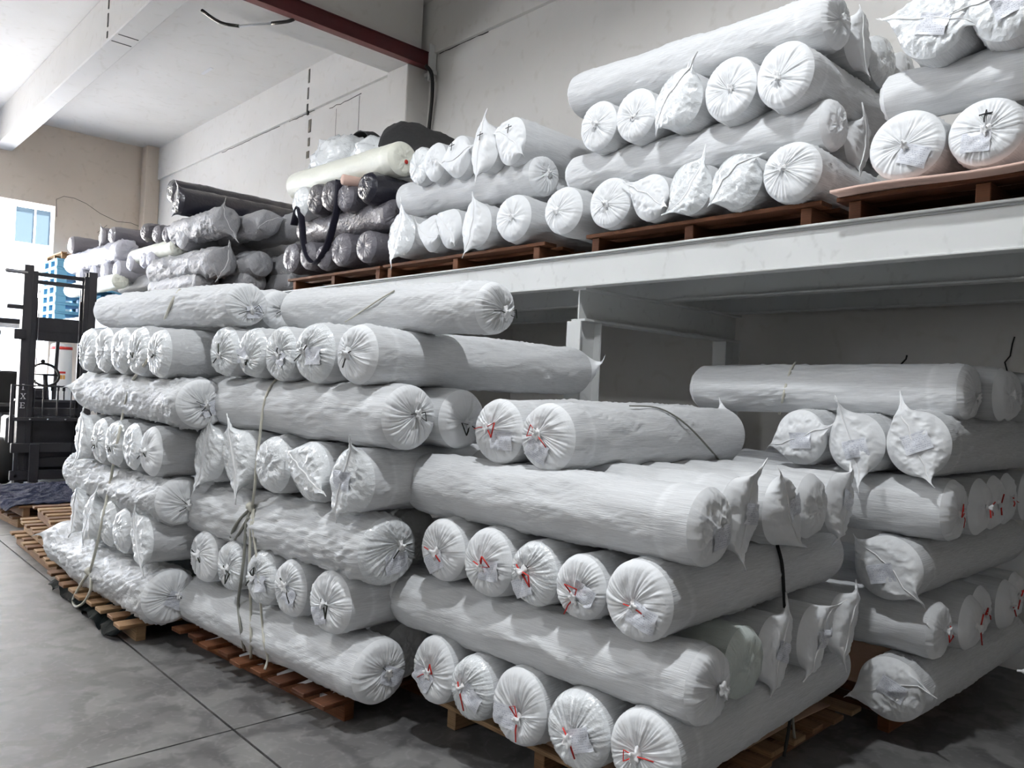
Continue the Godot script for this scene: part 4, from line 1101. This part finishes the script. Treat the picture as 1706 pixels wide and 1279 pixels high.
# stack, row, place, front end, back end, radius, ends, wrapping, wrinkling, fineness
const ROLLS := [
	["C",0,0, -2.630,0.317,-2.083, -2.735,0.317,-3.579, 0.145, "k-.1,-.05 r l","w",1.0,3,0.83],
	["C",0,1, -2.395,0.310,-2.099, -2.500,0.310,-3.596, 0.132, "k-.3,0 r l g","w",1.0,3,0.83],
	["C",0,2, -2.146,0.312,-2.117, -2.251,0.312,-3.613, 0.150, "k.1,-.2 r l","w",1.0,3,0.87],
	["C",0,3, -1.863,0.316,-2.137, -1.967,0.316,-3.633, 0.144, "k-.1,-.2 r l g","w",1.0,3,0.93],
	["C",0,4, -1.591,0.329,-2.156, -1.692,0.329,-3.602, 0.145, "k-.15,0 r","w",1.0,3,0.93],
	["C",1,0, -1.465,0.558,-2.295, -2.945,0.542,-2.191, 0.134, "k.35,-.1 w b:e20","w",1.0,3,1.00],
	["C",1,1, -1.499,0.571,-2.573, -2.776,0.571,-2.484, 0.134, "f","t",1.0,2,1.00],
	["C",1,2, -1.536,0.559,-2.851, -2.812,0.559,-2.762, 0.134, "e70 l","w",1.0,2,1.00],
	["C",1,3, -1.519,0.559,-3.133, -2.796,0.559,-3.044, 0.134, "e55 l","w",1.0,2,1.00],
	["C",1,4, -1.532,0.565,-3.413, -2.809,0.565,-3.323, 0.134, "e60","w",1.0,2,1.00],
	["C",2,0, -2.610,0.823,-2.084, -2.715,0.823,-3.581, 0.134, "k-.15,-.05 r l","w",1.0,3,0.96],
	["C",2,1, -2.345,0.819,-2.103, -2.450,0.819,-3.599, 0.139, "k-.1,-.1 r l","w",1.0,3,0.91],
	["C",2,2, -2.103,0.820,-2.120, -2.207,0.820,-3.616, 0.124, "k-.35,.1 r l g","w",1.0,3,0.90],
	["C",2,3, -1.881,0.816,-2.135, -1.986,0.816,-3.632, 0.119, "k-.1,-.3 r l","w",1.0,3,0.90],
	["C",2,4, -1.639,0.820,-2.152, -1.740,0.820,-3.599, 0.140, "k-.1,-.1 r l","w",1.0,3,0.93],
	["C",3,0, -1.480,1.079,-2.294, -2.880,1.068,-2.196, 0.138, "f l","w",1.0,3,1.00],
	["C",3,1, -1.541,1.095,-2.570, -2.818,1.095,-2.481, 0.138, "e75 l","w",1.0,2,1.00],
	["C",3,2, -1.532,1.090,-2.851, -2.809,1.090,-2.762, 0.138, "e-60 l","w",1.0,2,1.00],
	["C",3,3, -1.550,1.086,-3.131, -2.827,1.086,-3.042, 0.138, "f","w",1.0,2,1.00],
	["C",3,4, -1.564,1.079,-3.411, -2.841,1.079,-3.321, 0.138, "e70 l","w",1.0,2,1.00],
	["C",4,0, -2.423,1.331,-2.198, -2.528,1.331,-3.694, 0.139, "k-.2,.1 r l","w",1.0,3,0.94],
	["C",4,1, -2.158,1.325,-2.216, -2.253,1.325,-3.573, 0.139, "k-.25,.1 r l b:e80","w",1.0,3,0.94],
	["B",0,0, -2.894,0.256,-1.982, -4.492,0.237,-1.842, 0.145, "k.2,0 d l","w",1.0,3,1.00],
	["B",0,1, -3.069,0.253,-2.248, -4.563,0.253,-2.117, 0.138, "f","w",1.0,2,1.00],
	["B",1,0, -4.205,0.539,-1.737, -4.335,0.539,-3.231, 0.140, "k-.2,.1 d","w",1.0,3,1.00],
	["B",1,1, -3.921,0.541,-1.762, -4.052,0.541,-3.256, 0.129, "k0,-.1 d g","w",1.0,3,1.00],
	["B",1,2, -3.623,0.539,-1.788, -3.754,0.539,-3.282, 0.137, "k-.3,0 d l g","w",1.0,3,0.88],
	["B",1,3, -3.378,0.537,-1.809, -3.509,0.537,-3.304, 0.137, "k-.15,.05 d l","w",1.0,3,0.88],
	["B",1,4, -3.067,0.538,-1.837, -3.198,0.538,-3.331, 0.142, "k-.1,-.1 d l","w",1.0,3,1.00],
	["B",2,0, -2.880,0.781,-1.983, -4.600,0.768,-1.833, 0.154, "k.3,.2 d l g","w",2.0,3,1.00],
	["B",2,1, -3.048,0.789,-2.250, -4.543,0.789,-2.119, 0.138, "f","c",2.0,2,1.00],
	["B",3,0, -4.202,1.091,-1.737, -4.333,1.091,-3.232, 0.156, "e75 g","w",1.0,3,1.00],
	["B",3,1, -3.891,1.092,-1.765, -4.022,1.092,-3.259, 0.151, "e-70 g","w",1.0,3,1.00],
	["B",3,2, -3.577,1.091,-1.792, -3.708,1.091,-3.286, 0.141, "f g","w",1.0,3,1.00],
	["B",3,3, -3.266,1.092,-1.819, -3.396,1.092,-3.314, 0.140, "e-30 g","w",1.0,3,1.00],
	["B",3,4, -2.952,1.087,-1.847, -3.082,1.087,-3.341, 0.143, "e72 l g","w",1.0,3,1.00],
	["B",4,0, -2.782,1.365,-1.992, -4.424,1.365,-1.848, 0.144, "k.15,.1 d","w",1.0,3,1.00],
	["B",4,1, -2.771,1.361,-2.274, -4.265,1.361,-2.143, 0.138, "k0,-.1 d","w",1.0,2,1.00],
	["B",5,0, -4.092,1.638,-1.747, -4.222,1.638,-3.241, 0.136, "k0,-.2 d g","w",1.0,3,1.00],
	["B",5,1, -3.809,1.631,-1.772, -3.940,1.631,-3.266, 0.128, "k0,-.3 d l g","w",1.0,3,0.93],
	["B",5,2, -3.562,1.626,-1.793, -3.693,1.626,-3.288, 0.136, "k.1,0 d l g","w",1.0,3,0.93],
	["B",5,3, -3.273,1.630,-1.819, -3.404,1.630,-3.313, 0.143, "k-.3,.1 d l g","w",1.0,3,1.00],
	["B",5,4, -2.961,1.625,-1.846, -3.091,1.625,-3.340, 0.134, "k-.25,.1 d b:e-15","w",1.0,3,1.00],
	["B",6,0, -2.508,1.842,-2.207, -3.952,1.881,-2.080, 0.114, "k.3,-.05 d","w",1.0,3,1.00],
	["A",0,0, -4.478,0.277,-1.659, -6.359,0.268,-1.610, 0.153, "k.1,.05 d l b:e25","p",2.2,3,1.00],
	["A",1,0, -5.654,0.599,-1.508, -5.693,0.599,-3.008, 0.145, "e80 g","p",2.2,2,0.94],
	["A",1,1, -5.377,0.594,-1.515, -5.416,0.594,-3.015, 0.146, "e60 g","p",2.2,2,0.91],
	["A",1,2, -5.111,0.591,-1.522, -5.150,0.591,-3.022, 0.141, "f g","p",2.2,2,0.88],
	["A",1,3, -4.864,0.588,-1.529, -4.903,0.588,-3.028, 0.135, "f g","p",2.2,2,0.88],
	["A",1,4, -4.564,0.589,-1.537, -4.604,0.589,-3.036, 0.137, "e-60 g","p",2.2,2,1.00],
	["A",2,0, -4.403,0.814,-1.661, -6.068,0.816,-1.617, 0.135, "k.2,-.1 d","p",2.2,3,1.00],
	["A",3,0, -5.630,1.074,-1.509, -5.669,1.074,-3.008, 0.146, "e80 g","p",1.6,2,1.00],
	["A",3,1, -5.337,1.072,-1.516, -5.376,1.072,-3.016, 0.144, "k0,0 d g","p",1.6,2,0.96],
	["A",3,2, -5.058,1.078,-1.524, -5.098,1.078,-3.023, 0.141, "k.1,-.1 d g","p",1.6,2,0.96],
	["A",3,3, -4.782,1.082,-1.531, -4.821,1.082,-3.030, 0.139, "f g","p",1.6,2,0.97],
	["A",3,4, -4.500,1.077,-1.538, -4.539,1.077,-3.038, 0.141, "k-.3,0 d","p",1.6,2,1.00],
	["A",4,0, -4.194,1.354,-1.666, -5.925,1.368,-1.621, 0.134, "k.1,0 d l b:e10","p",1.8,3,1.00],
	["A",5,0, -5.637,1.634,-1.509, -5.676,1.634,-3.008, 0.148, "k-.2,-.2 d g","p",1.2,2,1.00],
	["A",5,1, -5.335,1.634,-1.516, -5.375,1.634,-3.016, 0.146, "k0,-.1 w g","p",1.2,2,1.00],
	["A",5,2, -5.037,1.629,-1.524, -5.076,1.629,-3.024, 0.143, "f g","p",1.2,2,1.00],
	["A",5,3, -4.745,1.626,-1.532, -4.784,1.626,-3.031, 0.145, "k-.1,-.3 d g","p",1.2,2,1.00],
	["A",5,4, -4.441,1.612,-1.540, -4.481,1.612,-3.039, 0.138, "k-.2,0 d g","p",1.2,2,1.00],
	["A",6,0, -4.004,1.885,-1.801, -6.098,1.927,-1.747, 0.114, "k.1,-.2 d l","w",1.4,3,1.00],
	["A",6,1, -4.188,1.891,-2.077, -5.687,1.891,-2.037, 0.114, "k0,.1 d","w",1.4,2,1.00],
	["D",6,0, -1.236,1.590,-3.950, -2.608,1.572,-3.950, 0.130, "k.3,-.1 w","w",1.0,3,1.00],
	["D",6,1, -1.176,1.590,-4.230, -2.676,1.590,-4.230, 0.130, "k0,0 w","w",1.0,1,1.00],
	["D",6,2, -1.216,1.590,-4.510, -2.716,1.590,-4.510, 0.130, "k0,0 w","w",1.0,1,1.00],
	["D",6,3, -1.186,1.590,-4.790, -2.686,1.590,-4.790, 0.130, "k0,0 w","w",1.0,1,1.00],
	["D",5,0, -1.884,1.341,-3.700, -1.884,1.341,-5.200, 0.139, "e20 l","w",1.0,3,0.94],
	["D",5,1, -1.612,1.333,-3.700, -1.612,1.333,-5.200, 0.146, "e110 l","w",1.0,3,0.90],
	["D",5,2, -1.341,1.351,-3.700, -1.341,1.351,-5.200, 0.151, "e115 l","w",1.0,3,0.90],
	["D",4,0, -1.242,1.064,-3.840, -2.742,1.064,-3.840, 0.141, "k.2,-.1 r","w",1.0,2,1.00],
	["D",4,1, -1.222,1.064,-4.120, -2.722,1.064,-4.120, 0.138, "k0,0 r","w",1.0,1,1.00],
	["D",4,2, -1.242,1.064,-4.400, -2.742,1.064,-4.400, 0.138, "k0,0 r","w",1.0,1,1.00],
	["D",4,3, -1.262,1.064,-4.680, -2.762,1.064,-4.680, 0.138, "k0,0 r","w",1.0,1,1.00],
	["D",4,4, -1.242,1.064,-4.960, -2.742,1.064,-4.960, 0.138, "k0,0 r","w",1.0,1,1.00],
	["D",3,0, -1.446,0.788,-3.700, -1.446,0.788,-5.200, 0.149, "e-40 l","w",1.0,3,1.00],
	["D",2,0, -1.282,0.523,-3.840, -2.782,0.523,-3.840, 0.132, "k.2,0 r","w",1.0,2,1.00],
	["D",2,1, -1.242,0.523,-4.120, -2.742,0.523,-4.120, 0.132, "k.1,-.1 r","w",1.0,1,1.00],
	["D",2,2, -1.282,0.523,-4.400, -2.782,0.523,-4.400, 0.132, "k0,0 r","w",1.0,1,1.00],
	["D",2,3, -1.252,0.523,-4.680, -2.752,0.523,-4.680, 0.132, "k0,0 r","w",1.0,1,1.00],
	["D",2,4, -1.282,0.523,-4.960, -2.782,0.523,-4.960, 0.132, "k0,0 r","w",1.0,1,1.00],
	["D",1,0, -1.411,0.256,-3.700, -1.411,0.256,-5.200, 0.145, "e25 l","w",1.0,3,1.00],
	["M5",3,0, -1.750,3.303,-3.580, -3.329,3.321,-3.580, 0.136, "k.2,.1 w","w",1.0,3,1.00],
	["M5",3,1, -1.783,3.306,-3.880, -3.283,3.306,-3.880, 0.136, "e-75","w",1.0,2,1.00],
	["M5",3,2, -1.789,3.312,-4.180, -3.289,3.312,-4.180, 0.136, "f g","w",1.0,2,1.00],
	["M5",3,3, -1.784,3.323,-4.480, -3.284,3.323,-4.480, 0.136, "f","w",1.0,2,1.00],
	["M5",2,0, -3.012,3.023,-3.380, -3.012,3.023,-4.880, 0.146, "k0,.05 w","w",1.0,3,0.89],
	["M5",2,1, -2.746,3.027,-3.380, -2.746,3.027,-4.880, 0.148, "k0,-.1 w","w",1.0,3,0.89],
	["M5",2,2, -2.466,3.040,-3.380, -2.466,3.040,-4.880, 0.158, "e50 g","w",1.0,3,0.90],
	["M5",2,3, -2.165,3.026,-3.380, -2.165,3.026,-4.880, 0.161, "k0,-.05 w","w",1.0,3,0.88],
	["M5",2,4, -1.877,3.020,-3.380, -1.877,3.020,-4.880, 0.160, "k-.15,-.1 w","w",1.0,3,0.88],
	["M5",1,0, -1.742,2.809,-3.580, -3.319,2.829,-3.580, 0.125, "f","w",1.0,3,1.00],
	["M5",1,1, -1.760,2.792,-3.880, -3.260,2.792,-3.880, 0.125, "e80","w",1.0,2,1.00],
	["M5",0,0, -2.901,2.570,-3.380, -2.901,2.570,-4.880, 0.145, "k-.1,-.05 w","w",1.0,3,1.00],
	["M5",0,1, -2.619,2.560,-3.380, -2.619,2.560,-4.880, 0.129, "e150","w",1.0,3,0.89],
	["M5",0,2, -2.374,2.571,-3.380, -2.374,2.571,-4.880, 0.142, "e50 g","w",1.0,3,0.89],
	["M5",0,3, -2.105,2.562,-3.380, -2.105,2.562,-4.880, 0.141, "e40 g","w",1.0,3,0.94],
	["M5",0,4, -1.820,2.558,-3.380, -1.820,2.558,-4.980, 0.143, "k-.2,.1 w","w",1.0,3,0.99],
	["M6",0,0, -1.321,2.584,-3.380, -1.321,2.584,-4.880, 0.148, "k0,-.05 w l","w",1.0,3,1.00],
	["M6",0,1, -1.026,2.579,-3.380, -1.026,2.579,-4.880, 0.134, "k.1,0 w l x","w",1.0,3,1.00],
	["M6",1,0, -0.452,2.860,-3.580, -1.461,2.860,-3.580, 0.110, "f","w",1.0,2,1.00],
	["M6",2,0, -1.236,3.068,-3.380, -1.236,3.068,-4.880, 0.151, "e165 l g","w",1.0,3,0.91],
	["M6",2,1, -0.968,3.050,-3.380, -0.968,3.050,-4.880, 0.139, "e170 l g x","w",1.0,3,0.91],
	["M4",2,0, -4.723,3.097,-3.380, -4.723,3.097,-4.880, 0.142, "k0,-.1 n g","w",1.0,2,0.80],
	["M4",2,1, -4.529,3.089,-3.380, -4.529,3.089,-4.880, 0.143, "f","w",1.0,2,0.80],
	["M4",2,2, -4.273,3.081,-3.380, -4.273,3.081,-4.880, 0.150, "e10 x","w",1.0,2,0.86],
	["M4",2,3, -3.992,3.084,-3.380, -3.992,3.084,-4.880, 0.161, "e80 x","w",1.0,2,0.80],
	["M4",2,4, -3.742,3.082,-3.380, -3.742,3.082,-4.880, 0.159, "e-30 x","w",1.0,2,0.80],
	["M4",1,0, -3.647,2.889,-3.580, -5.109,2.942,-3.580, 0.133, "k.1,.2 w","w",1.0,2,1.00],
	["M4",1,1, -3.749,2.910,-3.880, -5.249,2.910,-3.880, 0.133, "f","w",1.0,2,1.00],
	["M4",0,0, -4.909,2.614,-3.380, -4.909,2.614,-4.880, 0.165, "e70 g","w",1.0,2,1.00],
	["M4",0,1, -4.524,2.583,-3.380, -4.524,2.583,-4.880, 0.137, "e160","w",1.0,2,0.80],
	["M4",0,2, -4.322,2.594,-3.380, -4.322,2.594,-4.880, 0.142, "e-40","w",1.0,2,0.80],
	["M4",0,3, -4.046,2.582,-3.380, -4.046,2.582,-4.880, 0.157, "e80","w",1.0,2,0.91],
	["M4",0,4, -3.686,2.585,-3.380, -3.686,2.585,-4.880, 0.153, "k.1,0 w","w",1.0,2,1.00],
	["M4",0,5, -3.254,2.574,-3.380, -3.254,2.574,-4.880, 0.145, "k-.15,0 w","w",1.0,2,1.00],
	["M3",3,0, -5.247,3.290,-3.580, -6.916,3.321,-3.580, 0.140, "f","i",0.6,2,1.00],
	["M3",2,0, -6.482,3.077,-3.380, -6.482,3.077,-4.880, 0.149, "f g","p",1.6,2,0.92],
	["M3",2,1, -6.215,3.070,-3.380, -6.215,3.070,-4.880, 0.137, "k0,0 n g","k",1.6,2,0.88],
	["M3",2,2, -5.973,3.067,-3.380, -5.973,3.067,-4.880, 0.133, "k0,0 n g","k",1.6,2,0.88],
	["M3",2,3, -5.726,3.012,-3.380, -5.726,3.012,-4.880, 0.120, "f g","v",1.6,2,0.96],
	["M3",2,4, -5.399,3.044,-3.380, -5.399,3.044,-4.880, 0.125, "f g","n",1.6,2,1.00],
	["M3",1,0, -5.294,2.853,-3.580, -6.698,2.874,-3.580, 0.126, "k0,0 n g","v",1.2,2,1.00],
	["M3",0,0, -6.610,2.597,-3.380, -6.610,2.597,-4.880, 0.134, "k0,0 n g","v",1.6,2,1.00],
	["M3",0,1, -6.303,2.590,-3.380, -6.303,2.590,-4.880, 0.124, "f g","v",1.6,2,1.00],
	["M3",0,2, -6.030,2.553,-3.380, -6.030,2.553,-4.880, 0.110, "f g","v",1.6,2,1.00],
	["M3",0,3, -5.755,2.589,-3.380, -5.755,2.589,-4.880, 0.142, "k0,0 n g","v",1.6,2,1.00],
	["M3",0,4, -5.375,2.575,-3.380, -5.375,2.575,-4.880, 0.131, "k0,0 n g","v",1.6,2,1.00],
	["M2",3,0, -9.421,3.513,-3.380, -9.421,3.513,-5.080, 0.165, "e70 g","n",1.0,2,0.87],
	["M2",3,1, -9.688,3.672,-3.380, -9.688,3.672,-5.080, 0.138, "f g","n",1.0,2,0.87],
	["M2",2,0, -8.316,3.163,-3.480, -9.616,3.163,-3.480, 0.150, "e-65","y",3.2,2,1.00],
	["M2",2,1, -8.016,3.163,-3.800, -9.516,3.163,-3.800, 0.138, "e30","y",3.2,1,1.00],
	["M2",2,2, -7.566,3.163,-4.120, -9.066,3.163,-4.120, 0.138, "e-70","y",3.2,1,1.00],
	["M2",1,0, -10.549,3.283,-3.380, -10.549,3.283,-4.980, 0.110, "f g","k",2.5,2,1.00],
	["M2",1,1, -10.125,3.209,-3.380, -10.125,3.209,-4.980, 0.110, "f g","v",2.5,2,1.00],
	["M2",1,2, -9.752,3.166,-3.380, -9.752,3.166,-4.980, 0.110, "f g","v",2.5,2,1.00],
	["M2",1,3, -9.264,3.093,-3.380, -9.264,3.093,-4.980, 0.160, "f g","y",2.5,2,1.00],
	["M2",0,0, -8.428,2.741,-3.500, -10.328,2.764,-3.500, 0.160, "e75 g","y",3.4,2,1.00],
	["M2",0,1, -8.178,2.741,-3.820, -9.678,2.741,-3.820, 0.138, "f","y",3.4,1,1.00],
	["M2",0,2, -7.808,2.741,-4.140, -9.308,2.741,-4.140, 0.138, "e30","y",3.4,1,1.00],
	["M2",0,3, -7.628,2.741,-4.460, -9.128,2.741,-4.460, 0.138, "f","y",3.4,1,1.00],
	["M1",2,0, -13.951,3.468,-3.380, -13.951,3.468,-4.680, 0.140, "k0,0 n g","v",1.6,1,1.00],
	["M1",2,1, -12.328,3.422,-3.380, -12.328,3.422,-4.680, 0.127, "e80 g","v",1.6,1,1.00],
	["M1",2,2, -11.886,3.390,-3.380, -11.886,3.390,-4.680, 0.123, "f g","v",1.6,1,1.00],
	["M1",1,0, -11.564,3.165,-3.480, -14.164,3.176,-3.480, 0.150, "f g","l",3.4,2,1.00],
	["M1",0,0, -13.383,2.915,-3.380, -13.383,2.915,-4.880, 0.148, "f g","l",3.2,1,1.00],
	["M1",0,1, -12.705,2.925,-3.380, -12.705,2.925,-4.880, 0.133, "f g","l",3.2,1,1.00],
	["M1",0,2, -12.131,2.910,-3.380, -12.131,2.910,-4.880, 0.137, "f g","l",3.2,1,1.00],
	["M1",0,3, -11.595,2.890,-3.380, -11.595,2.890,-4.880, 0.132, "f g","l",3.2,1,1.00],
	["M1",0,4, -11.061,2.938,-3.380, -11.061,2.938,-4.880, 0.112, "f g","l",3.2,1,1.00],
	["M1",0,5, -10.531,2.926,-3.380, -10.531,2.926,-4.880, 0.110, "f g","l",3.2,1,1.00],
	["M1",0,6, -10.269,2.913,-3.380, -10.269,2.913,-4.880, 0.110, "f g","l",3.2,1,1.00],
	["M1",-1,0, -11.531,2.737,-3.400, -13.931,2.745,-3.400, 0.110, "f","i",0.5,2,1.00],
	["M1",-1,1, -10.831,2.737,-3.700, -12.331,2.737,-3.700, 0.110, "f","y",0.5,1,1.00],
	["M1",-1,2, -10.231,2.737,-4.000, -11.731,2.737,-4.000, 0.110, "f","y",0.5,1,1.00],
	["M2",-1,0, -8.817,2.560,-3.500, -10.317,2.560,-3.500, 0.135, "f g","y",2.0,2,1.00],
	["M2",-1,1, -8.317,2.560,-3.820, -9.817,2.560,-3.820, 0.135, "f","y",2.0,1,1.00],
	["M2",-1,2, -7.917,2.560,-4.140, -9.417,2.560,-4.140, 0.135, "e30","y",2.0,1,1.00],
	["M1",-2,0, -13.114,2.441,-3.380, -13.114,2.441,-4.880, 0.118, "f g","i",2.0,1,1.00],
	["M1",-2,1, -12.282,2.442,-3.380, -12.282,2.442,-4.880, 0.112, "f g","i",2.0,1,1.00],
	["M1",-2,2, -11.881,2.423,-3.380, -11.881,2.423,-4.880, 0.110, "f g","i",2.0,1,1.00],
	["M1",-2,3, -11.515,2.423,-3.380, -11.515,2.423,-4.880, 0.110, "f g","i",2.0,1,1.00],
	["M1",-2,4, -11.049,2.426,-3.380, -11.049,2.426,-4.880, 0.110, "f g","i",2.0,1,1.00],
	["M2",9,0, -9.664,3.023,-3.480, -11.164,3.023,-3.480, 0.110, "f","i",0.6,2,1.00,"slim ivory roll lying crosswise between the two farthest mezzanine piles"],
]
